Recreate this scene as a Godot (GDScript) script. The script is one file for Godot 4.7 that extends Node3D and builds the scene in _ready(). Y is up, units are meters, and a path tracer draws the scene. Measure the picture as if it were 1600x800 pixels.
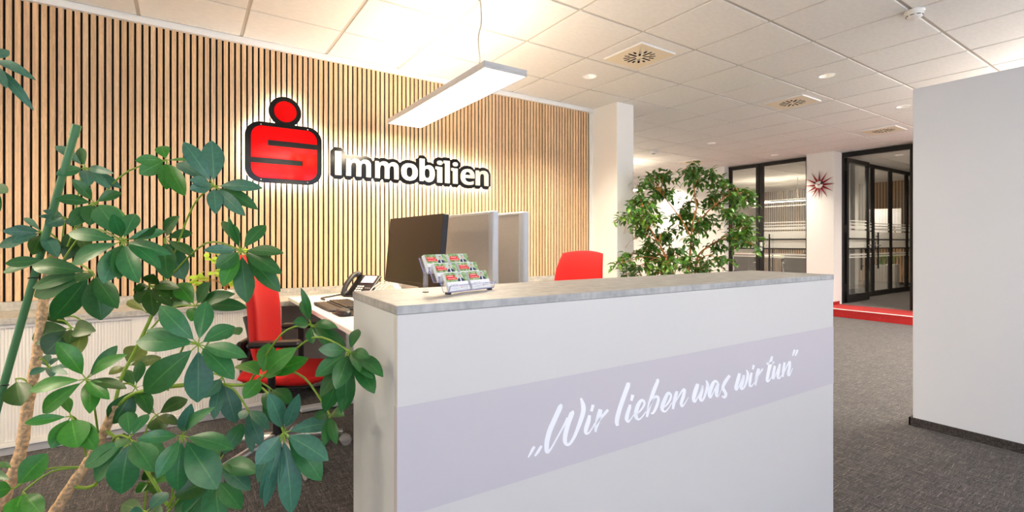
extends Node3D
# Reception of an estate agency: y = 0 is the lower floor, the camera stands at x = 0, z = 0 and 1.21 m up; +x runs along the slatted wall, -z towards it.
const EYE := 1.21
const CEIL := 2.786
const UP_Y := 0.126
var M := {}
var rng := RandomNumberGenerator.new()
var names := {}

func V(x, y, z) -> Vector3: return Vector3(x, y, z)

func _ready():
	rng.seed = 11
	# ---------- camera, sky, exposure
	var cam = Camera3D.new(); cam.name = "camera"; add_child(cam)
	cam.position = V(0, EYE, 0); cam.rotation.y = -0.5896
	cam.projection = Camera3D.PROJECTION_FRUSTUM
	cam.keep_aspect = Camera3D.KEEP_HEIGHT
	cam.near = 0.05; cam.far = 100.0
	cam.size = 2.0 * 0.05 * 400.0 / 761.6
	cam.frustum_offset = Vector2(0, -21.65 / 761.6 * 0.05)
	cam.current = true
	var env = Environment.new()
	var sky = Sky.new(); var sm = ProceduralSkyMaterial.new()
	sm.sky_top_color = Color(0.58, 0.69, 0.90); sm.sky_horizon_color = Color(0.87, 0.91, 0.98)
	sm.ground_horizon_color = Color(0.90, 0.95, 1.0); sm.ground_bottom_color = Color(0.84, 0.88, 0.93)
	sky.sky_material = sm
	env.background_mode = Environment.BG_SKY; env.sky = sky
	env.background_energy_multiplier = SKY_E
	env.tonemap_mode = Environment.TONE_MAPPER_LINEAR
	env.tonemap_exposure = EXPO
	env.sdfgi_enabled = true; env.ssao_enabled = true; env.ssil_enabled = true
	var we = WorldEnvironment.new(); we.name = "world_environment"; we.environment = env; add_child(we)
	make_materials()
	# ---------- the setting, then the things
	build_shell()
	build_slats()
	build_ceiling()
	build_glazing()
	build_pendants()
	build_ceiling_fittings()
	build_counter()
	build_sign()
	build_sideboards()
	build_desks()
	build_chairs()
	build_ficus()
	build_umbrella_plant()
	build_meeting_room()
	build_details()

const SKY_E := 3.1
const EXPO := 1.5
const PENDANT_DOWN := 4.0
const PENDANT_UP := 0.4
const SPOT_E := 3.4
const WARM := Color(1.0, 0.92, 0.79)
const NEUTRAL := Color(1.0, 0.965, 0.91)

# ================================================================ helpers
func nm(called) -> String:
	if not names.has(called):
		names[called] = 0
		return called
	names[called] += 1
	return "%s_%03d" % [called, names[called]]

func tag(o, label, category, group = ""):
	o.set_meta("label", label); o.set_meta("category", category)
	if group != "": o.set_meta("group", group)
	return o

func thing(called, label, category, at = Vector3.ZERO, turn = 0.0, group = ""):
	var o = Node3D.new(); o.name = nm(called); add_child(o, true)
	o.position = at; o.rotation.y = turn
	return tag(o, label, category, group)

func copy(o, label, group = ""):
	var base = String(o.name)
	if base.length() > 4 and base.substr(base.length() - 4, 1) == "_" and base.right(3).is_valid_int(): base = base.left(base.length() - 4)
	var c = o.duplicate(); c.name = nm(base); add_child(c, true)
	c.set_meta("label", label)
	if group != "": c.set_meta("group", group)
	return c

func mesh_part(called, mesh, m, parent, kind = ""):
	var o = MeshInstance3D.new(); o.mesh = mesh; o.material_override = null
	o.name = nm(called) if parent == self else called
	for i in mesh.get_surface_count(): o.set_surface_override_material(i, m)
	o.cast_shadow = GeometryInstance3D.SHADOW_CASTING_SETTING_ON
	parent.add_child(o, true)
	if kind != "": o.set_meta("kind", kind)
	return o

func part(called, s, m, parent, kind = ""):
	return mesh_part(called, s if s is Mesh else done(s), m, parent, kind)

func struct(called, s, m, parent = self):
	return part(called, s, m, parent, "structure" if parent == self else "")

func st():
	var s = SurfaceTool.new(); s.begin(Mesh.PRIMITIVE_TRIANGLES); s.set_smooth_group(-1)
	return s

func done(s) -> Mesh:
	s.generate_normals()
	return s.commit()

func tri(s, a, b, c):          # a, b, c run counter-clockwise seen from outside
	s.add_vertex(a); s.add_vertex(c); s.add_vertex(b)

func quad(s, a, b, c, d):
	tri(s, a, b, c); tri(s, a, c, d)

func quad_uv(s, a, b, c, d, ua, ub, uc, ud):
	for k in [[a, ua], [c, uc], [b, ub], [a, ua], [d, ud], [c, uc]]:
		s.set_uv(k[1]); s.add_vertex(k[0])

func tri_out(s, a, b, c, o):
	if (b - a).cross(c - a).dot((a + b + c) / 3.0 - o) < 0.0: tri(s, a, c, b)
	else: tri(s, a, b, c)

func quad_out(s, a, b, c, d, o):
	if (b - a).cross(c - a).dot((a + b + c + d) / 4.0 - o) < 0.0: quad(s, a, d, c, b)
	else: quad(s, a, b, c, d)

func comp(a: int, va: float, b: int, vb: float, c: int, vc: float) -> Vector3:
	var r = Vector3.ZERO
	r[a] = va; r[b] = vb; r[c] = vc
	return r

func box(s, c: Vector3, size: Vector3, ch := 0.0, xf := Transform3D()):
	var h = size * 0.5
	s.set_smooth_group(-1)
	var o = xf * c
	for a in 3:
		var b = (a + 1) % 3
		var d = (a + 2) % 3
		for sg in [-1.0, 1.0]:
			var q = []
			for k in [[-1, -1], [1, -1], [1, 1], [-1, 1]]:
				q.append(xf * (c + comp(a, sg * h[a], b, k[0] * (h[b] - ch), d, k[1] * (h[d] - ch))))
			quad_out(s, q[0], q[1], q[2], q[3], o)
	if ch <= 0.0: return
	for a in 3:
		var b = (a + 1) % 3
		var d = (a + 2) % 3
		for sa in [-1.0, 1.0]:
			for sb in [-1.0, 1.0]:
				var p = []
				for e in [[0, -1.0], [0, 1.0], [1, 1.0], [1, -1.0]]:
					var ia = 0.0 if e[0] == 0 else ch
					var ib = ch if e[0] == 0 else 0.0
					p.append(xf * (c + comp(a, sa * (h[a] - ia), b, sb * (h[b] - ib), d, e[1] * (h[d] - ch))))
				quad_out(s, p[0], p[1], p[2], p[3], o)
	for sx in [-1.0, 1.0]:
		for sy in [-1.0, 1.0]:
			for sz in [-1.0, 1.0]:
				tri_out(s, xf * (c + V(sx * h.x, sy * (h.y - ch), sz * (h.z - ch))), xf * (c + V(sx * (h.x - ch), sy * h.y, sz * (h.z - ch))), xf * (c + V(sx * (h.x - ch), sy * (h.y - ch), sz * h.z)), o)

# a box given by two corners
func slab(s, x0, x1, y0, y1, z0, z1, ch := 0.0):
	box(s, V((x0 + x1) * 0.5, (y0 + y1) * 0.5, (z0 + z1) * 0.5), V(absf(x1 - x0), absf(y1 - y0), absf(z1 - z0)), ch)

func box_part(called, c, size, m, parent, ch := 0.0, xf := Transform3D()):
	var s = st(); box(s, c, size, ch, xf)
	return part(called, s, m, parent)

func slab_part(called, x0, x1, y0, y1, z0, z1, m, parent, ch := 0.0):
	var s = st(); slab(s, x0, x1, y0, y1, z0, z1, ch)
	return part(called, s, m, parent)

func frame_of(dir: Vector3) -> Basis:
	var y = dir.normalized()
	var x = y.cross(Vector3.RIGHT if absf(y.x) < 0.9 else Vector3.FORWARD).normalized()
	return Basis(x, y, x.cross(y))

# a tube through points; r is one radius or one for each point
func tube(s, pts, r, seg := 8, caps := true):
	var n = pts.size()
	var rings = []
	var b = frame_of(pts[1] - pts[0])
	for i in n:
		var d = (pts[mini(i + 1, n - 1)] - pts[maxi(i - 1, 0)]).normalized()
		var q = Quaternion(b.y.normalized(), d) if b.y.normalized().dot(d) > -0.999 else Quaternion()
		b = Basis(q) * b
		var rr = r[i] if r is Array else r
		var ring = []
		for k in seg:
			var t = TAU * k / seg
			ring.append(pts[i] + (b.x * cos(t) + b.z * sin(t)) * rr)
		rings.append(ring)
	s.set_smooth_group(1)
	for i in n - 1:
		for k in seg:
			var k2 = (k + 1) % seg
			quad(s, rings[i][k], rings[i + 1][k], rings[i + 1][k2], rings[i][k2])
	if caps:
		s.set_smooth_group(-1)
		for k in seg:
			var k2 = (k + 1) % seg
			tri_out(s, pts[0], rings[0][k], rings[0][k2], pts[1])
			tri_out(s, pts[n - 1], rings[n - 1][k], rings[n - 1][k2], pts[n - 2])

func rod(s, a, b, r, seg := 10): tube(s, [a, b], r, seg)

func curve(pts, per := 5) -> Array:
	var out = []
	var n = pts.size()
	for i in n - 1:
		var p0 = pts[maxi(i - 1, 0)]
		var p3 = pts[mini(i + 2, n - 1)]
		for k in per:
			out.append(pts[i].cubic_interpolate(pts[i + 1], p0, p3, float(k) / per))
	out.append(pts[n - 1])
	return out

# profile: Vector2(radius, height) from the bottom up (outside), turned round y and placed by xf
func lathe(s, prof, seg := 24, xf := Transform3D(), smooth := true):
	for i in prof.size() - 1:
		s.set_smooth_group(1 + i if not smooth else 1)
		for k in seg:
			var a = TAU * k / seg
			var b = TAU * (k + 1) / seg
			var p = xf * V(prof[i].x * cos(a), prof[i].y, prof[i].x * sin(a))
			var q = xf * V(prof[i].x * cos(b), prof[i].y, prof[i].x * sin(b))
			var p2 = xf * V(prof[i + 1].x * cos(a), prof[i + 1].y, prof[i + 1].x * sin(a))
			var q2 = xf * V(prof[i + 1].x * cos(b), prof[i + 1].y, prof[i + 1].x * sin(b))
			if prof[i].x < 0.00001: tri(s, p, p2, q2)
			elif prof[i + 1].x < 0.00001: tri(s, p, p2, q)
			else: quad(s, p, p2, q2, q)

# an outline in x, y given a thickness from z0 to z1
func prism(s, poly: PackedVector2Array, z0: float, z1: float, xf := Transform3D()):
	var p = poly
	if Geometry2D.is_polygon_clockwise(p): p.reverse()
	var t = Geometry2D.triangulate_polygon(p)
	s.set_smooth_group(-1)
	var mid = (z0 + z1) * 0.5
	for i in range(0, t.size(), 3):
		var a = p[t[i]]
		var b = p[t[i + 1]]
		var c = p[t[i + 2]]
		var cen = (a + b + c) / 3.0
		var o = xf * V(cen.x, cen.y, mid)
		tri_out(s, xf * V(a.x, a.y, z1), xf * V(b.x, b.y, z1), xf * V(c.x, c.y, z1), o)
		tri_out(s, xf * V(a.x, a.y, z0), xf * V(b.x, b.y, z0), xf * V(c.x, c.y, z0), o)
	for i in p.size():
		var a = p[i]
		var b = p[(i + 1) % p.size()]
		quad(s, xf * V(a.x, a.y, z0), xf * V(b.x, b.y, z0), xf * V(b.x, b.y, z1), xf * V(a.x, a.y, z1))

func round_rect(x0, y0, x1, y1, r, seg := 8) -> PackedVector2Array:
	var out = PackedVector2Array()
	for c in [[x1 - r, y1 - r, 0.0], [x0 + r, y1 - r, 1.0], [x0 + r, y0 + r, 2.0], [x1 - r, y0 + r, 3.0]]:
		for k in seg + 1:
			var t = (c[2] + float(k) / seg) * PI * 0.5
			out.append(Vector2(c[0] + r * cos(t), c[1] + r * sin(t)))
	return out

func disc(cx, cy, r, seg := 40) -> PackedVector2Array:
	var out = PackedVector2Array()
	for k in seg: out.append(Vector2(cx + r * cos(TAU * k / seg), cy + r * sin(TAU * k / seg)))
	return out

# a padded panel: width in local x, height in local y, bulging along z; bend_x curls the sides forward, lumbar curves it over its height
func pad(s, w, h, t, bend_x, lumbar, crown, xf := Transform3D(), n := 18):
	var f = []
	var r = []
	for j in n + 1:
		var rf = []
		var rr = []
		for i in n + 1:
			var u = -1.0 + 2.0 * i / n
			var v = -1.0 + 2.0 * j / n
			u = signf(u) * (1.0 - pow(1.0 - absf(u), 1.6)); v = signf(v) * (1.0 - pow(1.0 - absf(v), 1.6))
			var x = u * sqrt(1.0 - 0.22 * v * v)
			var y = v * sqrt(1.0 - 0.22 * u * u)
			var th = t * pow(maxf(0.0, 1.0 - pow(absf(u), 5.0)), 0.5) * pow(maxf(0.0, 1.0 - pow(absf(v), 5.0)), 0.5)
			var z = bend_x * x * x + lumbar * sin(v * 2.2 + 0.5)
			var px = x * w * 0.5 * (1.0 - crown * (v + 1.0) * 0.5)
			rf.append(xf * V(px, y * h * 0.5, z + th))
			rr.append(xf * V(px, y * h * 0.5, z - th))
		f.append(rf); r.append(rr)
	s.set_smooth_group(1)
	for j in n:
		for i in n:
			quad(s, f[j][i], f[j][i + 1], f[j + 1][i + 1], f[j + 1][i])
			quad(s, r[j][i], r[j + 1][i], r[j + 1][i + 1], r[j][i + 1])

# ================================================================ materials
func mat(called, color: Color, rough := 0.6, metal := 0.0) -> StandardMaterial3D:
	var m = StandardMaterial3D.new()
	m.resource_name = called; m.albedo_color = color; m.roughness = rough; m.metallic = metal
	M[called] = m
	return m

func c8(r, g, b) -> Color: return Color(r / 255.0, g / 255.0, b / 255.0)

func tex(im: Image) -> ImageTexture: return ImageTexture.create_from_image(im)

func tri_map(m, scale: float):
	m.uv1_triplanar = true; m.uv1_world_triplanar = true; m.uv1_scale = Vector3.ONE * scale

func glow(called, color: Color, energy: float):
	var m = mat(called, Color(0.9, 0.9, 0.9), 0.4)
	m.emission_enabled = true; m.emission = color; m.emission_energy_multiplier = energy
	return m

func glass(called, color: Color, alpha: float, rough := 0.0):
	var m = mat(called, Color(color.r, color.g, color.b, alpha), rough)
	m.transparency = BaseMaterial3D.TRANSPARENCY_ALPHA
	return m

func streaks(n: int, base: Color, count: int, lo: float, hi: float, amp: float, sd: int, diag := 0.15) -> Image:
	var r = RandomNumberGenerator.new(); r.seed = sd
	var im = Image.create(n, n, false, Image.FORMAT_RGB8); im.fill(base)
	for k in count:
		var along = k % 2
		var x = r.randf() * n
		var y = r.randf() * n
		var ln = int(r.randf_range(lo, hi))
		var f = 1.0 + r.randfn(0.0, amp)
		var c = Color(base.r * f, base.g * f, base.b * f)
		var sl = r.randf_range(-diag, diag)
		for i in ln:
			var px = x + (i if along == 0 else sl * i)
			var py = y + (i if along == 1 else sl * i)
			im.set_pixel(posmod(int(px), n), posmod(int(py), n), c)
	return im

func noise_image(w: int, h: int, sd: int, fx: float, fy: float, oct: int) -> PackedFloat32Array:
	var nz = FastNoiseLite.new(); nz.seed = sd; nz.noise_type = FastNoiseLite.TYPE_SIMPLEX_SMOOTH
	nz.frequency = 1.0; nz.fractal_octaves = oct
	var a = PackedFloat32Array(); a.resize(w * h)
	for y in h:
		for x in w:
			a[y * w + x] = nz.get_noise_2d(x * fx, y * fy)
	return a

func make_materials():
	# carpets: short light and dark yarns laid both ways
	var cim = streaks(512, c8(58, 53, 51), 26000, 6, 44, 0.62, 3)
	var car = mat("dark_carpet", Color.WHITE, 0.95); car.albedo_texture = tex(cim); tri_map(car, 0.95)
	car.heightmap_enabled = true; car.heightmap_texture = car.albedo_texture; car.heightmap_scale = 0.25
	car.rim_enabled = true; car.rim = 0.25; car.rim_tint = 0.6
	var rim_ = streaks(256, c8(160, 24, 24), 16000, 4, 12, 0.16, 4)
	var red = mat("red_carpet", Color.WHITE, 0.95); red.albedo_texture = tex(rim_); tri_map(red, 2.0)
	var sk = streaks(256, c8(60, 55, 53), 16000, 4, 12, 0.3, 5)
	var skm = mat("carpet_skirting", Color.WHITE, 0.95); skm.albedo_texture = tex(sk); tri_map(skm, 2.0)
	# paint and ceiling board
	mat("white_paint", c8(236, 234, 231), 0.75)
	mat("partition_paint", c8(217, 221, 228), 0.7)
	var gx = noise_image(256, 256, 21, 0.045, 0.09, 4)
	var g2 = noise_image(256, 256, 22, 0.4, 0.4, 2)
	var tim = Image.create(256, 256, false, Image.FORMAT_RGB8)
	for y in 256:
		for x in 256:
			var f = 1.0 + 0.022 * gx[y * 256 + x] + 0.016 * g2[y * 256 + x]
			tim.set_pixel(x, y, Color(0.91 * f, 0.903 * f, 0.892 * f))
	var tm = mat("ceiling_board", Color.WHITE, 0.9); tm.albedo_texture = tex(tim); tri_map(tm, 1.1)
	mat("grid_metal", c8(196, 190, 180), 0.6)
	mat("trim_white", c8(240, 240, 240), 0.5)
	# oak
	var wa = noise_image(256, 1024, 31, 0.05, 0.0035, 4)
	var wb = noise_image(256, 1024, 32, 0.35, 0.012, 2)
	var wim = Image.create(256, 1024, false, Image.FORMAT_RGB8)
	for y in 1024:
		for x in 256:
			var ring = 0.5 + 0.5 * sin(wa[y * 256 + x] * 26.0)
			var f = 1.0 - 0.10 * ring * ring + 0.07 * wb[y * 256 + x] + 0.10 * wa[y * 256 + x]
			wim.set_pixel(x, y, Color(0.93 * f, 0.785 * f * (0.985 + 0.015 * f), 0.625 * f * (0.97 + 0.03 * f)))
	var wt = tex(wim)
	for k in 8:
		var wm = mat("oak_%d" % k, [Color(1, 1, 1), Color(0.96, 0.95, 0.93), Color(1.0, 0.98, 0.95), Color(0.93, 0.91, 0.88), Color(1, 1, 1), Color(0.98, 0.96, 0.95), Color(0.95, 0.94, 0.95), Color(1, 0.97, 0.93)][k], 0.55)
		wm.albedo_texture = wt; wm.uv1_offset = Vector3(0.13 * k, 0.29 * k, 0)
	mat("black_felt", c8(14, 12, 11), 0.95)
	# concrete-look laminate, streaked along the counter
	var ca = noise_image(512, 256, 41, 0.012, 0.09, 4)
	var cb = noise_image(512, 256, 42, 0.06, 0.06, 3)
	var com = Image.create(512, 256, false, Image.FORMAT_RGB8)
	for y in 256:
		for x in 512:
			var f = 1.0 + 0.13 * ca[y * 512 + x] + 0.10 * cb[y * 512 + x]
			com.set_pixel(x, y, Color(0.66 * f, 0.655 * f, 0.645 * f))
	var con = mat("concrete_laminate", Color.WHITE, 0.45); con.albedo_texture = tex(com); tri_map(con, 1.3)
	var wt2 = mat("worktop_laminate", Color(1.08, 1.06, 1.02), 0.45); wt2.albedo_texture = con.albedo_texture; tri_map(wt2, 1.3)
	mat("white_laminate", c8(208, 204, 200), 0.35)
	mat("end_panel", c8(214, 216, 217), 0.3)
	mat("lavender_film", c8(197, 190, 194), 0.35)
	mat("white_film", c8(244, 243, 246), 0.4)
	mat("cabinet_white", c8(238, 233, 226), 0.45)
	mat("taupe_panel", c8(182, 172, 164), 0.6)
	mat("plinth_grey", c8(170, 170, 174), 0.4)
	mat("desk_white", c8(240, 236, 234), 0.35)
	mat("silver", c8(205, 206, 208), 0.3, 0.85)
	mat("alu_paint", c8(205, 208, 214), 0.35, 0.3)
	mat("reflector", c8(235, 232, 226), 0.28, 0.55)
	mat("vent_cream", c8(232, 220, 196), 0.5)
	mat("chrome", c8(220, 220, 222), 0.12, 1.0)
	mat("black_plastic", c8(22, 22, 24), 0.35)
	mat("dark_grey_plastic", c8(52, 52, 54), 0.45)
	mat("black_metal", c8(26, 25, 26), 0.4, 0.3)
	mat("grey_plastic", c8(150, 148, 146), 0.5)
	mat("white_plastic", c8(236, 235, 232), 0.35)
	mat("black_void", c8(4, 4, 4), 0.9)
	var rf = streaks(256, c8(184, 0, 2), 14000, 2, 6, 0.07, 6)
	var rm = mat("red_fabric", Color.WHITE, 0.85); rm.albedo_texture = tex(rf); tri_map(rm, 5.0)
	var gf = streaks(256, c8(190, 182, 174), 16000, 2, 5, 0.07, 7)
	var gm = mat("screen_fabric", Color.WHITE, 0.9); gm.albedo_texture = tex(gf); tri_map(gm, 5.0)
	var df = streaks(256, c8(20, 21, 27), 14000, 2, 6, 0.12, 8)
	var dm = mat("dark_fabric", Color.WHITE, 0.9); dm.albedo_texture = tex(df); tri_map(dm, 5.0)
	# sign
	mat("gloss_black", c8(12, 12, 13), 0.12).metallic_specular = 0.4
	mat("gloss_red", c8(250, 2, 6), 0.05).metallic_specular = 0.32
	mat("letter_white", c8(228, 222, 210), 0.35)
	glow("sign_led", Color(0.93, 0.97, 1.0), 16.0)
	glow("lamp_diffuser", Color(1.0, 0.95, 0.85), 5.0)
	glow("downlight_glow", Color(1.0, 0.95, 0.87), 6.0)
	glow("exit_green", Color(0.05, 0.75, 0.3), 2.0)
	glow("exit_white", Color(1, 1, 1), 3.0)
	glow("phone_glow", Color(0.85, 0.84, 0.85), 0.35)
	# glass
	glass("pane_glass", Color(0.97, 0.99, 0.98), 0.05)
	glass("frosted_film", Color(0.92, 0.92, 0.90), 0.55, 0.8)
	glass("acrylic", Color(0.90, 0.92, 0.98), 0.12)
	glass("acrylic_edge", Color(0.62, 0.62, 0.85), 0.45)
	var ms = mat("monitor_brown_reflection", c8(66, 48, 18), 0.10)  # brown reflection of the oak wall put into the screen colour
	ms.metallic_specular = 1.0
	# plants
	for k in 6:
		var li = leaf_image(k)
		var lm = mat("leaf_%d" % k, Color.WHITE, 0.38)
		lm.albedo_texture = tex(li)
		lm.backlight_enabled = true; lm.backlight = Color(0.22, 0.30, 0.10)
	mat("stalk_green", c8(128, 160, 48), 0.5)
	mat("stake_green", c8(72, 124, 80), 0.4)
	var ba = noise_image(128, 256, 51, 0.06, 0.03, 4)
	var bim = Image.create(128, 256, false, Image.FORMAT_RGB8)
	for y in 256:
		for x in 128:
			var f = 1.0 + 0.45 * ba[y * 128 + x]
			bim.set_pixel(x, y, Color(0.80 * f, 0.66 * f, 0.50 * f))
	var bk = mat("bark", Color.WHITE, 0.85); bk.albedo_texture = tex(bim); tri_map(bk, 9.0)
	bk.heightmap_enabled = true; bk.heightmap_texture = bk.albedo_texture; bk.heightmap_scale = 0.15
	mat("ficus_bark", c8(176, 120, 68), 0.8)
	for k in 4:
		var fm = mat("ficus_leaf_%d" % k, [c8(66, 110, 40), c8(84, 134, 44), c8(54, 96, 36), c8(118, 160, 58)][k], 0.35)
		fm.backlight_enabled = true; fm.backlight = Color(0.25, 0.34, 0.10)
	var yl = mat("lime_leaf", c8(172, 204, 62), 0.5); yl.backlight_enabled = true; yl.backlight = Color(0.4, 0.45, 0.1)
	mat("soil", c8(52, 40, 32), 0.95)
	mat("planter_grey", c8(96, 96, 98), 0.55)
	mat("planter_white", c8(226, 226, 224), 0.5)
	mat("clock_red", c8(150, 14, 20), 0.35)
	mat("tripod_wood", c8(170, 120, 78), 0.55)

func leaf_image(k: int) -> Image:
	var base = [c8(40, 98, 42), c8(64, 114, 92), c8(50, 114, 62), c8(46, 86, 28), c8(54, 126, 38), c8(116, 132, 58)][k]
	var im = Image.create(64, 160, false, Image.FORMAT_RGB8)
	var r = RandomNumberGenerator.new(); r.seed = 60 + k
	var nz = FastNoiseLite.new(); nz.seed = 70 + k; nz.frequency = 0.045
	for y in 160:
		for x in 64:
			var u = absf(x - 31.5) / 31.5
			var vein = absf(fmod(y * 0.055 - u * 0.9 + 20.0, 1.0) - 0.5)
			var f = 1.0 + 0.10 * nz.get_noise_2d(x, y)
			f += 0.07 * smoothstep(0.06, 0.0, vein) * (1.0 - u)
			var mid = smoothstep(0.075, 0.02, u) * (1.0 - 0.6 * y / 160.0)
			var c = Color(base.r * f, base.g * f, base.b * f)
			im.set_pixel(x, y, c.lerp(Color(base.r + 0.24, base.g + 0.22, base.b + 0.10), mid * 0.75))
	return im

# ================================================================ the setting
const XL := -2.6       # wall at the far end of the sideboards
const XW := 9.3        # front of the wall with the glazed meeting rooms
const XE := 15.2       # back of the meeting rooms
const ZF := 2.5        # window wall behind the camera
const ZB := -4.2875    # front of the oak slats
const ZR := -8.6       # end of the open office

func build_shell():
	slab_like("floor", XL - 0.15, 8.78, -0.12, 0.0, ZR - 0.15, ZF + 0.15, M.dark_carpet)
	var up = slab_like("floor", 9.5, XE + 0.15, -0.12, UP_Y, ZR - 0.15, ZF + 0.15, M.dark_carpet)
	var step = slab_like("trim_1", 8.78, 9.5, -0.12, UP_Y, ZR, ZF, M.red_carpet)
	slab_part("step_nosing", 8.768, 8.80, UP_Y - 0.004, UP_Y + 0.004, ZR, ZF, M.trim_white, step)
	slab_part("step_riser", 8.772, 8.78, 0.0, UP_Y - 0.004, ZR, ZF, M.red_carpet, step)
	# walls
	slab_like("wall_back", XL - 0.15, 4.02, -0.05, 2.95, -4.31, -4.46, M.white_paint)
	slab_like("wall_left", XL - 0.15, XL, -0.05, 2.95, -4.31, ZF + 0.15, M.white_paint)
	var col = st(); box(col, V(4.155, 1.45, -4.175), V(0.27, 3.0, 0.57), 0.004)
	var column = struct("column", col, M.white_paint)
	slab_part("corner_strip", 3.972, 4.02, 0.0, CEIL, -4.287, -4.312, M.white_paint, column)
	slab_like("wall_side", 4.03, 4.29, -0.05, 2.95, -4.46, ZR, M.white_paint)
	slab_like("wall_far", 4.03, XE + 0.15, -0.05, 2.95, ZR, ZR - 0.15, M.white_paint)
	struct("column", st_slab(10.72, 11.15, UP_Y, 2.95, -4.24, -4.60), M.white_paint)
	# wall with the meeting rooms: pieces left and right of the glazing
	slab_like("wall_meeting", XW, XW + 0.28, 0.0, 2.95, -5.96, ZR, M.white_paint)
	var pil = st(); box(pil, V(XW + 0.17, 1.46, -4.13), V(0.34, 2.98, 0.45), 0.004)
	var pier = struct("wall_pier", pil, M.white_paint)
	slab_part("red_skirting", XW - 0.008, XW + 0.2, UP_Y, UP_Y + 0.055, -3.897, -4.36, M.red_carpet, pier)
	slab_like("wall_entrance", XW, XW + 0.34, 0.0, 2.95, -2.80, ZF + 0.15, M.white_paint)
	slab_like("wall_corridor", XW + 0.34, XE + 0.15, 0.0, 2.95, -2.68, -2.80, M.white_paint)
	var fs = slab_like("wall_end", XE, XE + 0.15, 0.0, 2.95, -2.68, ZR, M.white_paint)
	slab_part("felt_backing", XE - 0.02, XE, UP_Y, CEIL, -2.83, -8.44, M.black_felt, fs)
	var far = st()
	var zz = -2.85
	while zz > -8.36:
		slab(far, XE - 0.032, XE - 0.02, UP_Y + 0.06, CEIL, zz, zz - 0.042)
		zz -= 0.0675
	part("slat", far, M.oak_3, fs, "stuff")
	# free-standing partition beside the counter
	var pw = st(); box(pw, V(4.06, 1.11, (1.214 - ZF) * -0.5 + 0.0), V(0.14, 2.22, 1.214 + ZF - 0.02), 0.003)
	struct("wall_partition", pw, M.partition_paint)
	var bb = struct("baseboard_partition", st_slab(3.979, 3.99, 0.0, 0.053, -1.222, ZF - 0.02), M.carpet_skirting)
	slab_part("skirting_return", 3.979, 4.138, 0.0, 0.053, -1.214, -1.222, M.carpet_skirting, bb)
	# window wall behind the camera, out of view; tall panes sized to daylight the ceiling
	var wins = [[-2.2, -0.4], [-0.1, 1.7], [2.0, 3.8], [4.4, 6.2], [6.5, 8.3]]
	var edges = XL - 0.15
	var ws = st()
	for w in wins:
		slab(ws, edges, w[0], -0.05, 2.95, ZF, ZF + 0.15)
		slab(ws, w[0], w[1], -0.05, 0.10, ZF, ZF + 0.15)
		slab(ws, w[0], w[1], 2.70, 2.95, ZF, ZF + 0.15)
		edges = w[1]
	slab(ws, edges, XW + 0.3, -0.05, 2.95, ZF, ZF + 0.15)
	struct("wall_front", ws, M.white_paint)
	var n = 1
	for w in wins:
		var mid = (w[0] + w[1]) * 0.5
		var fr = st()
		for x in [w[0] + 0.03, mid, w[1] - 0.03]: slab(fr, x - 0.03, x + 0.03, 0.10, 2.70, ZF + 0.03, ZF + 0.10)
		for y in [0.13, 2.67]: slab(fr, w[0], w[1], y - 0.03, y + 0.03, ZF + 0.03, ZF + 0.10)
		var win = struct("window_%d" % n, fr, M.white_plastic)
		for k in 2:
			var x0 = w[0] + 0.06 if k == 0 else mid + 0.03
			slab_part("pane", x0, x0 + (w[1] - w[0]) * 0.5 - 0.09, 0.16, 2.64, ZF + 0.062, ZF + 0.066, M.pane_glass, win)
		slab_part("window_sill", w[0] - 0.04, w[1] + 0.04, 0.10, 0.125, ZF - 0.04, ZF + 0.03, M.white_laminate, win, 0.004)
		n += 1

func st_slab(x0, x1, y0, y1, z0, z1):
	var s = st(); slab(s, x0, x1, y0, y1, z0, z1)
	return s

func slab_like(called, x0, x1, y0, y1, z0, z1, m):
	return struct(called, st_slab(x0, x1, y0, y1, z0, z1), m)

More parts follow.
